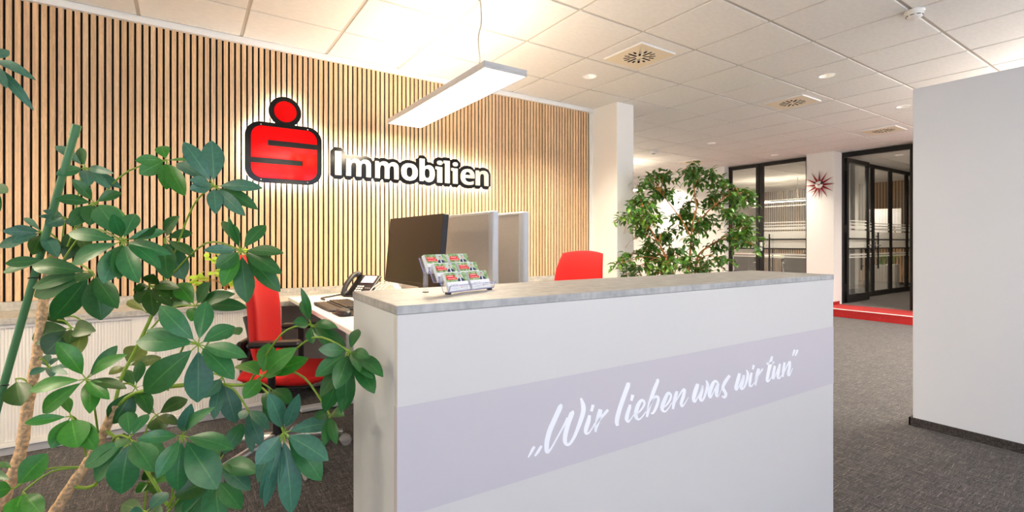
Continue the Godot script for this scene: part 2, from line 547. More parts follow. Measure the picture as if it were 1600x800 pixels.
func build_slats():
	var back = get_node("wall_back")
	slab_part("felt_backing", XL, 3.972, 0.80, 2.76, -4.2995, -4.31, M.black_felt, back)
	# one slat mesh in a few grain offsets, shared by all
	var meshes = []
	for k in 6:
		var s = st()
		var w = 0.0275
		var h = 1.905
		var d = 0.012
		var u0 = 0.02 + 0.155 * k
		var u1 = u0 + 0.14
		var q = [V(-w / 2, 0, 0), V(w / 2, 0, 0), V(w / 2, 0, -d), V(-w / 2, 0, -d)]
		var t = []
		for p in q: t.append(p + V(0, h, 0))
		var e = 0.0012
		var f0 = V(-w / 2 + e, 0, 0)
		var f1 = V(w / 2 - e, 0, 0)
		quad_uv(s, f0, f1, f1 + V(0, h, 0), f0 + V(0, h, 0), Vector2(u0, 1), Vector2(u1, 1), Vector2(u1, 0), Vector2(u0, 0))
		for sd in [-1, 1]:
			var a = V(sd * (w / 2 - e), 0, 0)
			var b = V(sd * w / 2, 0, -e)
			var c = V(sd * w / 2, 0, -d)
			var uu = u1 if sd > 0 else u0
			for pr in [[a, b], [b, c]]:
				if sd > 0: quad_uv(s, pr[0], pr[1], pr[1] + V(0, h, 0), pr[0] + V(0, h, 0), Vector2(uu, 1), Vector2(uu + 0.01, 1), Vector2(uu + 0.01, 0), Vector2(uu, 0))
				else: quad_uv(s, pr[1], pr[0], pr[0] + V(0, h, 0), pr[1] + V(0, h, 0), Vector2(uu, 1), Vector2(uu + 0.01, 1), Vector2(uu + 0.01, 0), Vector2(uu, 0))
		quad_uv(s, q[3], q[2], q[1], q[0], Vector2(u0, 1), Vector2(u1, 1), Vector2(u1, 0.99), Vector2(u0, 0.99))
		quad_uv(s, t[0], t[1], t[2], t[3], Vector2(u0, 0), Vector2(u1, 0), Vector2(u1, 0.01), Vector2(u0, 0.01))
		meshes.append(done(s))
	var pitch = 0.04052
	var x = -0.9225 - pitch * 20
	while x < 3.962:
		var k = rng.randi() % 8
		var o = mesh_part("slat", meshes[rng.randi() % 6], M["oak_%d" % k], back)
		o.position = V(x, 0.838, ZB)
		x += pitch
	struct("trim_2", st_slab(XL, 4.02, 2.741, CEIL, -4.262, -4.312), M.trim_white)

# ---------------------------------------------------------------- ceiling: 625 mm boards in a metal grid
const GX := 2.2268
const GZ := -4.3687
const MOD := 0.625

func holes() -> Array:   # x, z of the round downlight cut-outs
	return [V(3.19, 0, -3.44), V(5.04, 0, -2.18), V(6.92, 0, -2.18), V(6.95, 0, -4.68), V(8.84, 0, -4.68), V(8.83, 0, -7.17), V(10.7, 0, -6.55), V(13.2, 0, -6.55), V(13.2, 0, -4.68), V(10.7, 0, -3.43), V(6.92, 0, 0.32)]

func build_ceiling():
	var top = slab_like("ceiling", XL - 0.15, XE + 0.15, 2.83, 2.95, ZR - 0.15, ZF + 0.15, M.white_paint)
	# the visible flanges of the grid
	var g = st()
	var k = -9
	while GX + MOD * k < XE + 0.3:
		var x = GX + MOD * k
		k += 1
		if x < XL or x > XE: continue
		slab(g, x - 0.014, x + 0.014, CEIL + 0.008, CEIL + 0.010, -4.30 if x < 4.02 else ZR, ZF)
		slab(g, x - 0.002, x + 0.002, CEIL + 0.010, 2.83, -4.30 if x < 4.02 else ZR, ZF)
	k = -8
	while GZ + MOD * k < ZF:
		var z = GZ + MOD * k
		k += 1
		if z < ZR: continue
		slab(g, XL if z > -4.3 else 4.29, XE, CEIL + 0.0075, CEIL + 0.010, z - 0.014, z + 0.014)
		slab(g, XL if z > -4.3 else 4.29, XE, CEIL + 0.010, 2.83, z - 0.002, z + 0.002)
	part("ceiling_grid", g, M.grid_metal, top, "stuff")
	var cells = []
	for i in range(-9, 22):
		for j in range(-8, 12):
			var x0 = maxf(GX + MOD * i, XL)
			var x1 = minf(GX + MOD * (i + 1), XE)
			var z0 = maxf(GZ + MOD * j, ZR)
			var z1 = minf(GZ + MOD * (j + 1), ZF)
			if x0 < 4.0:
				z0 = maxf(z0, -4.27)
				if x1 > 4.02 and z1 < -4.27: x0 = 4.29; z0 = maxf(GZ + MOD * j, ZR)
			if x1 - x0 < 0.04 or z1 - z0 < 0.04: continue
			var cx = (x0 + x1) * 0.5
			var cz = (z0 + z1) * 0.5
			var fwd = cx * 0.556 - cz * 0.831
			var side = cx * 0.831 + cz * 0.556
			var seen = fwd > 0.5 and absf(side) < fwd * 1.25
			cells.append([x0, x1, z0, z1, (0.0 if seen else 100.0) + V(cx, 0, cz).length()])
	cells.sort_custom(func(a, b): return a[4] < b[4])
	var rest = st()
	for n in cells.size():
		var c = cells[n]
		var hole = null
		for h in holes():
			if h.x > c[0] and h.x < c[1] and h.z > c[2] and h.z < c[3]: hole = h
		var s = rest if n >= 290 else st()
		var o = V((c[0] + c[1]) * 0.5, 0, (c[2] + c[3]) * 0.5) if n < 290 else Vector3.ZERO
		var e = 0.0115
		if hole == null:
			box(s, V((c[0] + c[1]) * 0.5 - o.x, CEIL + 0.0075, (c[2] + c[3]) * 0.5 - o.z), V(c[1] - c[0] - 2 * e, 0.015, c[3] - c[2] - 2 * e), 0.0025)
		else:
			holed_tile(s, c[0] + e - o.x, c[1] - e - o.x, c[2] + e - o.z, c[3] - e - o.z, hole - o, 0.062)
		if n < 290:
			var t = part("ceiling_tile", s, M.ceiling_board, top)
			t.position = o
	part("ceiling_tile", rest, M.ceiling_board, top, "stuff")

func holed_tile(s, x0, x1, z0, z1, h, r):
	var n = 32
	var y = CEIL
	var cs = []
	for p in [[x1, z1], [x0, z1], [x0, z0], [x1, z0]]: cs.append(atan2(p[1] - h.z, p[0] - h.x))
	var angs = []
	for k in n: angs.append(-PI + TAU * k / n)
	for a in cs: angs.append(a)
	angs.sort()
	for k in angs.size():
		var a = angs[k]
		var b = angs[(k + 1) % angs.size()]
		var pa = edge_hit(h, a, x0, x1, z0, z1)
		var pb = edge_hit(h, b, x0, x1, z0, z1)
		var ia = V(h.x + r * cos(a), y, h.z + r * sin(a))
		var ib = V(h.x + r * cos(b), y, h.z + r * sin(b))
		var up = V(0, 0.015, 0)
		quad_out(s, ia, pa, pb, ib, (pa + pb) * 0.5 + V(0, 1, 0))
		quad_out(s, pa, pb, pb + up, pa + up, V(h.x, y, h.z))
		quad_out(s, ia, ib, ib + up, ia + up, (pa + pb) * 0.5)
		quad_out(s, ia + up, pa + up, pb + up, ib + up, (pa + pb) * 0.5 - V(0, 1, 0))

func edge_hit(h, a, x0, x1, z0, z1) -> Vector3:
	var d = V(cos(a), 0, sin(a))
	var t = 1e9
	if d.x > 1e-6: t = minf(t, (x1 - h.x) / d.x)
	if d.x < -1e-6: t = minf(t, (x0 - h.x) / d.x)
	if d.z > 1e-6: t = minf(t, (z1 - h.z) / d.z)
	if d.z < -1e-6: t = minf(t, (z0 - h.z) / d.z)
	return V(h.x + d.x * t, CEIL, h.z + d.z * t)

# ---------------------------------------------------------------- glazed partitions, framed in black
const BARS := [1.265, 1.085]

# one leaf or panel: lies along local x from 0 to w, stands on local y 0, thickness in z; the root mesh is its frame
func glazed_panel(called, w, h, stile, at, turn, kind, film := true, bottom := 0.08):
	var s = st()
	slab(s, 0, stile, 0, h, -0.025, 0.025, 0.002); slab(s, w - stile, w, 0, h, -0.025, 0.025, 0.002)
	slab(s, stile, w - stile, h - 0.07, h, -0.025, 0.025, 0.002); slab(s, stile, w - stile, 0, bottom, -0.025, 0.025, 0.002)
	var o = part(called, s, M.black_metal, self, kind)
	o.position = at; o.rotation.y = turn
	for y in BARS: slab_part("glazing_bar", stile, w - stile, y - UP_Y - 0.012, y - UP_Y + 0.012, -0.018, 0.018, M.black_metal, o)
	slab_part("pane", stile - 0.004, w - stile + 0.004, bottom - 0.004, h - 0.066, -0.003, 0.003, M.pane_glass, o)
	if film:
		var f = st()
		for b in [[1.58, 1.598], [1.52, 1.545], [1.447, 1.497], [1.097, 1.417], [0.96, 0.992], [0.915, 0.942]]:
			slab(f, stile, w - stile, b[0] - UP_Y, b[1] - UP_Y, 0.0035, 0.004)
		part("frosted_stripes", f, M.frosted_film, o)
	return o

func pull_handle(o, x, y0, y1):
	for sd in [-1, 1]:
		var s = st()
		rod(s, V(x, y0, sd * 0.06), V(x, y1, sd * 0.06), 0.014, 12)
		for y in [y0 + 0.08, y1 - 0.08]: rod(s, V(x, y, sd * 0.024), V(x, y, sd * 0.06), 0.009)
		part("pull_handle", s, M.black_metal, o)

func lever(o, x, y, dir):
	for sd in [-1, 1]:
		var s = st()
		box(s, V(x, y, sd * 0.028), V(0.05, 0.17, 0.008), 0.002)
		tube(s, [V(x, y + 0.02, sd * 0.03), V(x, y + 0.02, sd * 0.075), V(x + dir * 0.03, y + 0.02, sd * 0.08), V(x + dir * 0.13, y + 0.02, sd * 0.078)], 0.01, 10)
		part("door_handle", s, M.chrome, o)

func build_glazing():
	var h = 2.77 - UP_Y
	var xg = 9.46
	# screen beside the pier: a fixed light and a door, seen across the office
	var w1 = glazed_panel("window_6", 0.64, h, 0.06, V(xg, UP_Y, -5.31), PI / 2, "structure")
	var d1 = glazed_panel("door_1", 0.93, h, 0.07, V(xg, UP_Y, -4.36), PI / 2, "structure")
	pull_handle(d1, 0.72, 0.50, 1.24)
	var lk = st(); box(lk, V(0.905, 1.02, 0.03), V(0.06, 0.22, 0.03), 0.004)
	part("lock_case", lk, M.black_metal, d1)
	lever(d1, 0.90, 1.0, -1)
	# frame round the entrance to the corridor, its leaf standing open
	var fr = st()
	for z in [-3.93, -2.90]: slab(fr, 9.60, 9.68, UP_Y, 2.78, z - 0.035, z + 0.035, 0.002)
	slab(fr, 9.60, 9.68, 2.70, 2.78, -3.895, -2.935, 0.002)
	struct("door_2", fr, M.black_metal)
	var leaf = glazed_panel("door_3", 0.93, 2.70 - UP_Y, 0.075, V(9.74, UP_Y + 0.008, -3.90), 0.0, "structure", true, 0.14)
	pull_handle(leaf, 0.80, 0.55, 1.28)
	lever(leaf, 0.885, 1.0, -1)
	var hg = st()
	for y in [0.2, 1.25, 2.35]: rod(hg, V(-0.012, y, 0.0), V(-0.012, y + 0.13, 0.0), 0.013)
	part("hinge", hg, M.black_metal, leaf)
	# glass wall between the corridor and the meeting room
	var n = 7
	for k in 6:
		var x0 = 9.70 + 0.9 * k
		var o = glazed_panel("window_%d" % n if k != 2 else "door_4", 0.9 if k < 5 else 0.98, h, 0.05, V(x0, UP_Y, -4.13), 0.0, "structure", true, 0.1)
		if k == 2:
			pull_handle(o, 0.12, 0.55, 1.28); lever(o, 0.06, 1.0, 1)
		else: n += 1

# ---------------------------------------------------------------- lamps
func build_pendants():
	var t = thing("pendant_lamp", "long flat white office lamp hanging over the desks behind the counter", "lamp", V(1.565, 0, -3.20), 0.0, "")
	make_pendant(t, true)
	var far = copy(t, "flat white lamp hanging in the open office beyond the white column")
	far.position = V(7.2, 0, -7.15)
	var m = copy(t, "slim lit lamp hanging behind the glass of the meeting room")
	m.position = V(12.3, 0, -6.45)
	for p in [[V(1.565, 0, -3.20), 1.0, 1.0], [V(7.2, 0, -7.15), 0.9, 1.2], [V(12.3, 0, -6.45), 0.6, 0.3]]: pendant_light(p[0], p[1], p[2])
	# unseen lamps placed to light the room; the two past the partition are added fill
	var b1 = copy(t, "unseen long flat lamp behind the camera, placed to light the ceiling"); b1.position = V(1.565, 0, 1.45)
	pendant_light(b1.position, 0.3, 7.0, NEUTRAL)  # unseen lamp, mostly uplight for the ceiling
	var b2 = copy(t, "added fill lamp out of view behind the partition, lighting the aisle ceiling"); b2.position = V(6.6, 0, 0.2)
	pendant_light(b2.position, 1.9, 20.0, NEUTRAL)  # added fill, strong uplight for the aisle ceiling
	var b5 = copy(t, "added fill lamp out of view past the partition, lighting pier and red step"); b5.position = V(7.7, 0, -0.1)
	pendant_light(b5.position, 2.4, 5.0, NEUTRAL)  # added fill to brighten the pier and the step
	var b3 = copy(t, "unseen flat lamp behind the slatted wall, placed to light the open office"); b3.position = V(5.35, 0, -7.0)
	pendant_light(b3.position, 0.3, 3.5)  # unseen lamp, brightens the ceiling beyond the column
	var b4 = copy(t, "unseen long flat lamp out of view, placed to light the sideboards"); b4.position = V(-1.95, 0, -2.3)
	pendant_light(b4.position, 0.9, 0.5)  # unseen lamp, brightens the sideboards and the oak at that end

func pendant_light(p, kd, ku, tone = WARM):
	for up in [false, true]:
		var a = AreaLight3D.new(); a.name = nm("pendant_light"); add_child(a, true)
		a.area_size = Vector2(0.27, 1.54); a.area_normalize_energy = true
		a.light_color = tone; a.light_energy = PENDANT_UP * ku if up else PENDANT_DOWN * kd
		a.shadow_enabled = true; a.area_range = 20.0
		a.position = p + V(0, 2.262 if up else 2.196, 0)
		a.rotation.x = PI / 2 if up else -PI / 2

func make_pendant(t, wires):
	var s = st()
	var y = 2.21
	# shallow tray, open below for the diffuser
	slab(s, -0.15, 0.15, y + 0.012, y + 0.04, -0.80, 0.80, 0.002)
	slab(s, -0.15, -0.142, y, y + 0.012, -0.80, 0.80); slab(s, 0.142, 0.15, y, y + 0.012, -0.80, 0.80)
	slab(s, -0.142, 0.142, y, y + 0.012, -0.80, -0.792); slab(s, -0.142, 0.142, y, y + 0.012, 0.792, 0.80)
	part("housing", s, M.alu_paint, t)
	slab_part("diffuser", -0.1415, 0.1415, y + 0.001, y + 0.011, -0.7915, 0.7915, M.lamp_diffuser, t)
	var u = st(); slab(u, -0.12, 0.12, y + 0.041, y + 0.044, -0.76, 0.76)
	part("upper_diffuser", u, M.lamp_diffuser, t)
	for z in [-0.48, 0.48]:
		var w = st()
		rod(w, V(0, y + 0.16, z), V(0, CEIL, z), 0.0012, 6)
		rod(w, V(0, y + 0.16, z), V(-0.12, y + 0.045, z), 0.0010, 6); rod(w, V(0, y + 0.16, z), V(0.12, y + 0.045, z), 0.0010, 6)
		part("suspension_wire", w, M.silver, t)
		var c = st(); lathe(c, [Vector2(0, -0.03), Vector2(0.007, -0.03), Vector2(0.009, -0.004), Vector2(0.012, 0.0), Vector2(0, 0.0)], 12, Transform3D(Basis(), V(0, CEIL, z)))
		part("ceiling_anchor", c, M.silver, t)
	var f = st(); tube(f, curve([V(0.0, y + 0.05, 0.50), V(0.004, y + 0.15, 0.49), V(-0.01, y + 0.30, 0.487), V(0.012, y + 0.42, 0.49), V(0.0, CEIL, 0.492)], 6), 0.0045, 8)
	lathe(f, [Vector2(0, 0), Vector2(0.008, 0), Vector2(0.008, 0.035), Vector2(0, 0.035)], 10, Transform3D(Basis(), V(0.0, y + 0.12, 0.49)), false)
	part("power_cable", f, M.grey_plastic, t)

func build_ceiling_fittings():
	# recessed downlights
	var t = thing("downlight", "round recessed downlight between the desk lamp and the air vent", "downlight", V(3.19, CEIL, -3.44), 0.0, "")
	var s = st()
	lathe(s, [Vector2(0.058, 0.0), Vector2(0.060, -0.004), Vector2(0.070, -0.004), Vector2(0.072, 0.0)], 32, Transform3D(), false)
	part("trim_ring", s, M.trim_white, t)
	s = st(); lathe(s, [Vector2(0.038, 0.030), Vector2(0.050, 0.014), Vector2(0.0595, -0.003)], 32)
	part("reflector_cone", s, M.reflector, t)
	s = st(); lathe(s, [Vector2(0.0, 0.029), Vector2(0.039, 0.029)], 32)
	part("led_lens", s, M.downlight_glow, t)
	var names_ = ["", "round recessed downlight in the middle of the ceiling above the aisle", "round recessed downlight beside the top edge of the white partition", "small downlight above the ficus tree", "small downlight in front of the glass door beside the clock", "small downlight above the far end of the open office", "downlight in the meeting room ceiling near its glass door", "downlight in the meeting room ceiling near the slatted wall", "downlight in the meeting room close to the corridor glass", "downlight in the corridor ceiling behind the open door", "downlight in the ceiling behind the partition"]
	var hs = holes()
	for i in hs.size():
		var d = t if i == 0 else copy(t, names_[i])
		d.position = V(hs[i].x, CEIL, hs[i].z)
		var l = SpotLight3D.new(); l.name = nm("downlight_spot"); add_child(l, true)
		l.position = d.position + V(0, 0.002, 0); l.rotation.x = -PI / 2
		l.spot_angle = 55.0; l.spot_range = 12.0; l.spot_attenuation = 2.0; l.light_size = 0.02; l.light_energy = SPOT_E; l.light_color = Color(1.0, 0.95, 0.87); l.shadow_enabled = true
	# square swirl vents
	var vents = [[V(3.185, CEIL, -2.825), "square air vent with radial slots, largest, above the counter's end beside the column"], [V(5.66, CEIL, -2.80), "square air vent with radial slots in the middle of the ceiling"], [V(8.14, CEIL, -2.79), "square air vent with radial slots above the open black door"], [V(8.24, CEIL, -5.96), "small square air vent above the ficus tree"]]
	var first = null
	for v in vents:
		if first == null:
			first = thing("air_vent", v[1], "air vent", v[0], 0.0, "")
			make_vent(first)
		else: copy(first, v[1]).position = v[0]
	# smoke detector over a grid crossing
	var sd = thing("smoke_detector", "round white smoke detector on the ceiling grid above the partition", "smoke detector", V(4.126, CEIL, -1.235))
	s = st(); lathe(s, [Vector2(0, -0.012), Vector2(0.052, -0.012), Vector2(0.056, -0.008), Vector2(0.056, 0.0)], 28, Transform3D(), true); part("base", s, M.white_plastic, sd)
	s = st(); lathe(s, [Vector2(0, -0.052), Vector2(0.03, -0.050), Vector2(0.042, -0.044), Vector2(0.047, -0.034), Vector2(0.050, -0.030), Vector2(0.051, -0.016), Vector2(0.046, -0.012)], 28); part("sensor_head", s, M.white_plastic, sd)
	s = st()
	for k in 8:
		var a = TAU * k / 8.0
		box(s, V(0, -0.037, 0.0455), V(0.022, 0.004, 0.004), 0.0, Transform3D(Basis(Vector3.UP, a), Vector3.ZERO))
	part("smoke_inlet", s, M.black_plastic, sd)
	s = st(); box(s, V(0.03, -0.004, -0.05), V(0.07, 0.008, 0.03), 0.002); part("address_tag", s, M.white_plastic, sd)
	var sn = thing("ceiling_sensor", "small square presence sensor on the ceiling next to the column", "sensor", V(6.674, CEIL, -5.607))
	s = st(); box(s, V(0, -0.03, 0), V(0.11, 0.05, 0.11), 0.012); box(s, V(0, -0.003, 0), V(0.13, 0.006, 0.13), 0.002); part("housing", s, M.white_plastic, sn)
	s = st(); lathe(s, [Vector2(0, -0.07), Vector2(0.025, -0.064), Vector2(0.034, -0.054)], 20); part("lens", s, M.grey_plastic, sn)

func make_vent(t):
	var c = CSGCombiner3D.new(); c.name = "face_plate"; t.add_child(c, true)
	var p = CSGBox3D.new(); p.name = "plate"; p.size = V(0.41, 0.014, 0.41); p.position = V(0, -0.007, 0); p.material = M.vent_cream; c.add_child(p, true)
	for k in 16:
		var s = CSGBox3D.new(); s.name = "slot"; s.operation = CSGShape3D.OPERATION_SUBTRACTION; s.material = M.black_void
		var l = 0.098 if k % 2 == 0 else 0.046
		s.size = V(0.0185, 0.05, l)
		var a = TAU * k / 16.0
		s.position = V(sin(a), 0, cos(a)) * (0.132 - l * 0.5); s.rotation.y = a
		c.add_child(s, true)
	var b = st(); slab(b, -0.17, 0.17, 0.0005, 0.002, -0.17, 0.17); part("dark_duct_sheet", b, M.black_void, t)  # black sheet stands in for the dark inside of the duct
	var rim = st(); slab(rim, -0.2075, -0.205, -0.013, 0.0, -0.2075, 0.2075); slab(rim, 0.205, 0.2075, -0.013, 0.0, -0.2075, 0.2075); slab(rim, -0.205, 0.205, -0.013, 0.0, -0.2075, -0.205); slab(rim, -0.205, 0.205, -0.013, 0.0, 0.205, 0.2075); part("edge_frame", rim, M.trim_white, t)

# ================================================================ reception counter
func build_counter():
	var t = thing("reception_counter", "white reception counter with grey concrete-look top and lavender band with slogan lettering", "counter", V(0.358, 0, -0.956), -0.0267)
	var L = 1.80
	var D = 0.345
	var top_y = 1.08
	var s = st(); box(s, V(L / 2, top_y - 0.0095, -D / 2), V(L + 0.004, 0.019, D + 0.004), 0.0015)
	part("countertop", s, M.concrete_laminate, t)
	slab_part("front_panel", 0.0, L, 0.0, top_y - 0.019, -0.019, 0.0, M.white_laminate, t, 0.001)
	slab_part("end_panel", 0.0, 0.022, 0.0, top_y - 0.019, -D, -0.0195, M.end_panel, t, 0.001)
	slab_part("end_panel", L - 0.022, L, 0.0, top_y - 0.019, -D, -0.0195, M.end_panel, t, 0.001)
	slab_part("back_panel", 0.022, L - 0.022, 0.05, top_y - 0.02, -0.30, -0.282, M.white_laminate, t)
	slab_part("shelf", 0.022, L - 0.022, 0.5, 0.52, -0.282, -0.02, M.white_laminate, t)
	slab_part("lavender_band", -0.0005, L + 0.0005, 0.645, 0.873, -0.019, 0.0006, M.lavender_film, t)
	slogan(t)

func ink(called, strokes, parent):
	var s = st()
	for k in strokes:
		var pts = []
		for i in range(0, k.size(), 2): pts.append(Vector2(k[i] * 0.0001, k[i + 1] * 0.0001))
		for i in range(0, pts.size() - 2, 2):
			var a = pts[i]
			var b = pts[i + 1]
			var c = pts[i + 3]
			var d = pts[i + 2]
			var o = V((a.x + c.x) * 0.5, (a.y + c.y) * 0.5, -0.01)
			quad_out(s, V(a.x, a.y, 0.0010), V(b.x, b.y, 0.0010), V(c.x, c.y, 0.0010), V(d.x, d.y, 0.0010), o)
			var o2 = V((a.x + c.x) * 0.5, (a.y + c.y) * 0.5, 0.0008)
			quad_out(s, V(a.x, a.y, 0.0004), V(d.x, d.y, 0.0004), V(d.x, d.y, 0.0010), V(a.x, a.y, 0.0010), o2)
			quad_out(s, V(b.x, b.y, 0.0004), V(c.x, c.y, 0.0004), V(c.x, c.y, 0.0010), V(b.x, b.y, 0.0010), o2)
	return part(called, s, M.white_film, parent)

func slogan(c):
	ink("comma", [[3231,6946,3208,6962,3262,6974,3228,6998,3294,7002,3248,7034,3324,7030,3268,7068,3352,7059,3288,7102,3378,7087,3309,7134,3399,7110,3329,7161,3412,7126,3347,7178,3422,7138,3363,7188,3433,7151,3379,7198]], c)
	ink("comma", [[3431,6926,3395,6957,3463,6946,3417,6985,3496,6966,3440,7012,3528,6990,3463,7040,3560,7021,3489,7072,3589,7054,3516,7105,3612,7082,3541,7133,3626,7100,3559,7149,3634,7113,3573,7159,3642,7127,3587,7168]], c)
	ink("letter", [[4131,8036,4198,8069,4135,8017,4219,8059,4125,8029,4255,8018,4114,8019,4254,7959,4078,7960,4217,7886,4024,7876,4161,7800,3966,7786,4102,7710,3907,7695,4044,7618,3844,7598,3983,7522,3790,7502,3933,7431,3751,7408,3896,7344,3722,7317,3867,7259,3702,7235,3846,7185,3692,7162,3836,7122,3692,7100,3833,7068,3696,7049,3832,7022,3702,7007,3829,6985,3715,6964,3824,6971,3776,6913,3791,6992,3833,6917,3787,6990,3871,6942,3819,6995,3911,6978,3861,7018,3956,7029,3908,7063,4007,7093,3959,7124,4057,7158,4011,7188,4108,7221,4062,7250,4159,7285,4113,7314,4208,7345,4161,7375,4253,7398,4205,7429,4296,7448,4246,7480,4337,7499,4284,7530,4375,7552,4319,7583,4409,7606,4351,7637,4443,7660,4383,7691], [4498,7795,4586,7831,4501,7781,4602,7823,4488,7800,4633,7781,4480,7790,4631,7729,4451,7732,4599,7662,4408,7650,4553,7580,4368,7561,4510,7497,4333,7470,4476,7411,4301,7376,4444,7320,4278,7290,4420,7240,4267,7217,4406,7176,4264,7151,4400,7122,4273,7092,4400,7082,4299,7038,4404,7058,4340,6996,4411,7044,4387,6968,4419,7036,4437,6954,4427,7030,4489,6957,4442,7029,4537,6979,4470,7041,4585,7017,4509,7074,4638,7070,4555,7124,4693,7135,4601,7189,4751,7217,4648,7272,4812,7312,4697,7369,4868,7406,4742,7466,4919,7497,4785,7559,4965,7589,4825,7648,4999,7675,4852,7727,5017,7747,4862,7787,5021,7813,4862,7836,5008,7882,4859,7888,4974,7956,4852,7950,4928,8028,4838,8020,4882,8098,4824,8092]], c)
	ink("letter", [[5106,7616,5194,7585,5080,7566,5190,7528,5054,7518,5185,7470,5030,7468,5172,7410,5004,7413,5146,7349,4977,7351,5115,7291,4958,7293,5092,7243,4953,7239,5079,7204,4958,7189,5071,7175,4986,7138,5064,7170,5049,7109,5054,7171,5102,7112,5077,7164,5146,7128,5111,7166,5184,7157,5146,7186,5221,7194,5183,7220,5256,7233,5220,7257,5289,7272,5253,7294,5320,7312,5286,7333,5352,7352,5318,7372], [5219,7869,5323,7830,5167,7702,5254,7668]], c)
	ink("letter", [[5465,7709,5597,7657,5447,7678,5589,7622,5429,7647,5581,7588,5410,7605,5568,7544,5387,7544,5547,7483,5363,7473,5522,7413,5342,7407,5495,7347,5328,7347,5467,7292,5316,7290,5438,7243,5310,7238,5416,7202,5310,7194,5403,7169,5316,7158,5395,7140,5322,7124,5387,7109], [5382,7300,5343,7329,5451,7345,5399,7384,5520,7390,5456,7439,5581,7429,5509,7487,5629,7458,5555,7521,5669,7482,5596,7547,5710,7508,5636,7571,5752,7536,5677,7599,5792,7565,5719,7626,5833,7594,5760,7653]], c)
	ink("letter", [[6490,8247,6608,8223,6478,8223,6615,8194,6466,8204,6621,8160,6448,8172,6610,8110,6416,8116,6579,8047,6375,8043,6534,7973,6326,7953,6484,7886,6266,7843,6425,7775,6201,7718,6359,7651,6144,7599,6302,7535,6098,7491,6257,7430,6061,7389,6221,7332,6040,7298,6197,7254,6044,7226,6188,7205,6067,7173,6190,7167,6088,7126,6193,7121]], c)
	ink("letter", [[6575,7629,6659,7604,6560,7604,6660,7574,6545,7581,6661,7542,6527,7549,6653,7500,6496,7497,6630,7441,6460,7433,6601,7375,6433,7373,6578,7319,6418,7323,6566,7278,6413,7278,6559,7247,6421,7233,6556,7223,6447,7188,6556,7200,6489,7147,6556,7180,6552,7122,6546,7175,6599,7136,6558,7176,6633,7164,6592,7195,6669,7196,6632,7222,6711,7233,6676,7256,6757,7276,6724,7298,6803,7319,6772,7339], [6665,7888,6787,7844,6620,7727,6709,7694]], c)
	ink("letter", [[6800,7304,6789,7328,6852,7303,6838,7335,6908,7303,6885,7341,6969,7316,6931,7356,7037,7346,6986,7388,7105,7388,7044,7432,7160,7430,7091,7473,7199,7471,7122,7510,7225,7515,7140,7543,7230,7563,7142,7568,7204,7616,7125,7595,7151,7668,7097,7618,7064,7698,7095,7619,6986,7678,7077,7603,6920,7638,7040,7563,6863,7584,7003,7512,6816,7514,6967,7450,6779,7431,6933,7376,6759,7352,6913,7313,6765,7280,6910,7266,6792,7217,6919,7226,6832,7165,6929,7198,6890,7128,6935,7184,6954,7114,6951,7171,7010,7120,6981,7164,7062,7142,7026,7176,7114,7175,7078,7204,7161,7207,7126,7233,7198,7236,7165,7260,7231,7266,7200,7287,7264,7295,7235,7314]], c)
	ink("letter", [[7664,8153,7750,8164,7668,8132,7768,8145,7667,8125,7791,8110,7656,8103,7787,8058,7618,8047,7753,7989,7560,7971,7701,7908,7502,7881,7648,7820,7445,7778,7593,7719,7389,7664,7535,7608,7340,7552,7482,7500,7301,7437,7435,7391,7270,7324,7391,7284,7249,7238,7358,7202,7242,7193,7340,7162,7244,7172,7332,7149,7247,7153,7323,7133], [7383,7399,7345,7418,7441,7462,7390,7488,7499,7524,7436,7558,7555,7572,7485,7617,7610,7603,7540,7661,7660,7620,7601,7691,7682,7621,7672,7701,7680,7620,7753,7672,7691,7607,7804,7619,7698,7578,7820,7555,7682,7522,7803,7481,7648,7448,7766,7401,7610,7380,7723,7329,7571,7321,7674,7267,7530,7268,7618,7214,7498,7236,7564,7179,7495,7230,7501,7174,7484,7233,7458,7198,7453,7243,7434,7215]], c)
	ink("letter", [[7923,7271,7907,7296,7979,7276,7959,7308,8038,7281,8008,7318,8101,7298,8054,7339,8170,7335,8108,7378,8239,7384,8163,7429,8293,7434,8206,7478,8328,7485,8234,7521,8346,7538,8250,7561,8343,7591,8249,7591,8310,7647,8227,7619,8245,7701,8200,7637,8135,7716,8211,7635,8061,7669,8184,7602,7997,7600,8141,7532,7943,7531,8099,7460,7897,7466,8057,7396,7858,7398,8018,7335,7836,7332,7995,7287,7842,7270,7987,7256,7871,7218,7988,7231,7912,7178,7994,7212,7964,7148,8004,7198,8024,7132,8022,7186,8082,7136,8050,7181,8133,7159,8093,7194,8183,7194,8144,7222,8230,7231,8193,7255,8272,7270,8236,7291,8311,7312,8277,7331,8351,7354,8318,7372]], c)
	ink("letter", [[8522,7686,8616,7650,8501,7668,8614,7625,8480,7650,8612,7601,8456,7617,8603,7564,8427,7563,8579,7508,8396,7495,8548,7442,8369,7420,8517,7373,8354,7342,8490,7303,8345,7261,8462,7229,8336,7181,8433,7153], [8468,7295,8434,7313,8546,7370,8506,7392,8624,7446,8578,7472,8698,7513,8645,7543,8768,7571,8707,7606,8832,7618,8765,7661,8878,7642,8816,7698,8878,7641,8885,7708,8852,7651,8956,7666,8849,7639,8974,7617,8833,7601,8968,7561,8803,7545,8947,7495,8773,7486,8922,7431,8742,7429,8889,7371,8709,7368,8852,7315,8690,7308,8828,7270,8694,7248,8820,7231,8717,7193,8820,7199,8779,7145,8803,7200,8849,7152,8801,7200,8893,7183,8847,7216,8939,7222,8900,7246,8990,7271,8957,7290,9046,7331,9018,7346,9104,7389,9077,7404]], c)
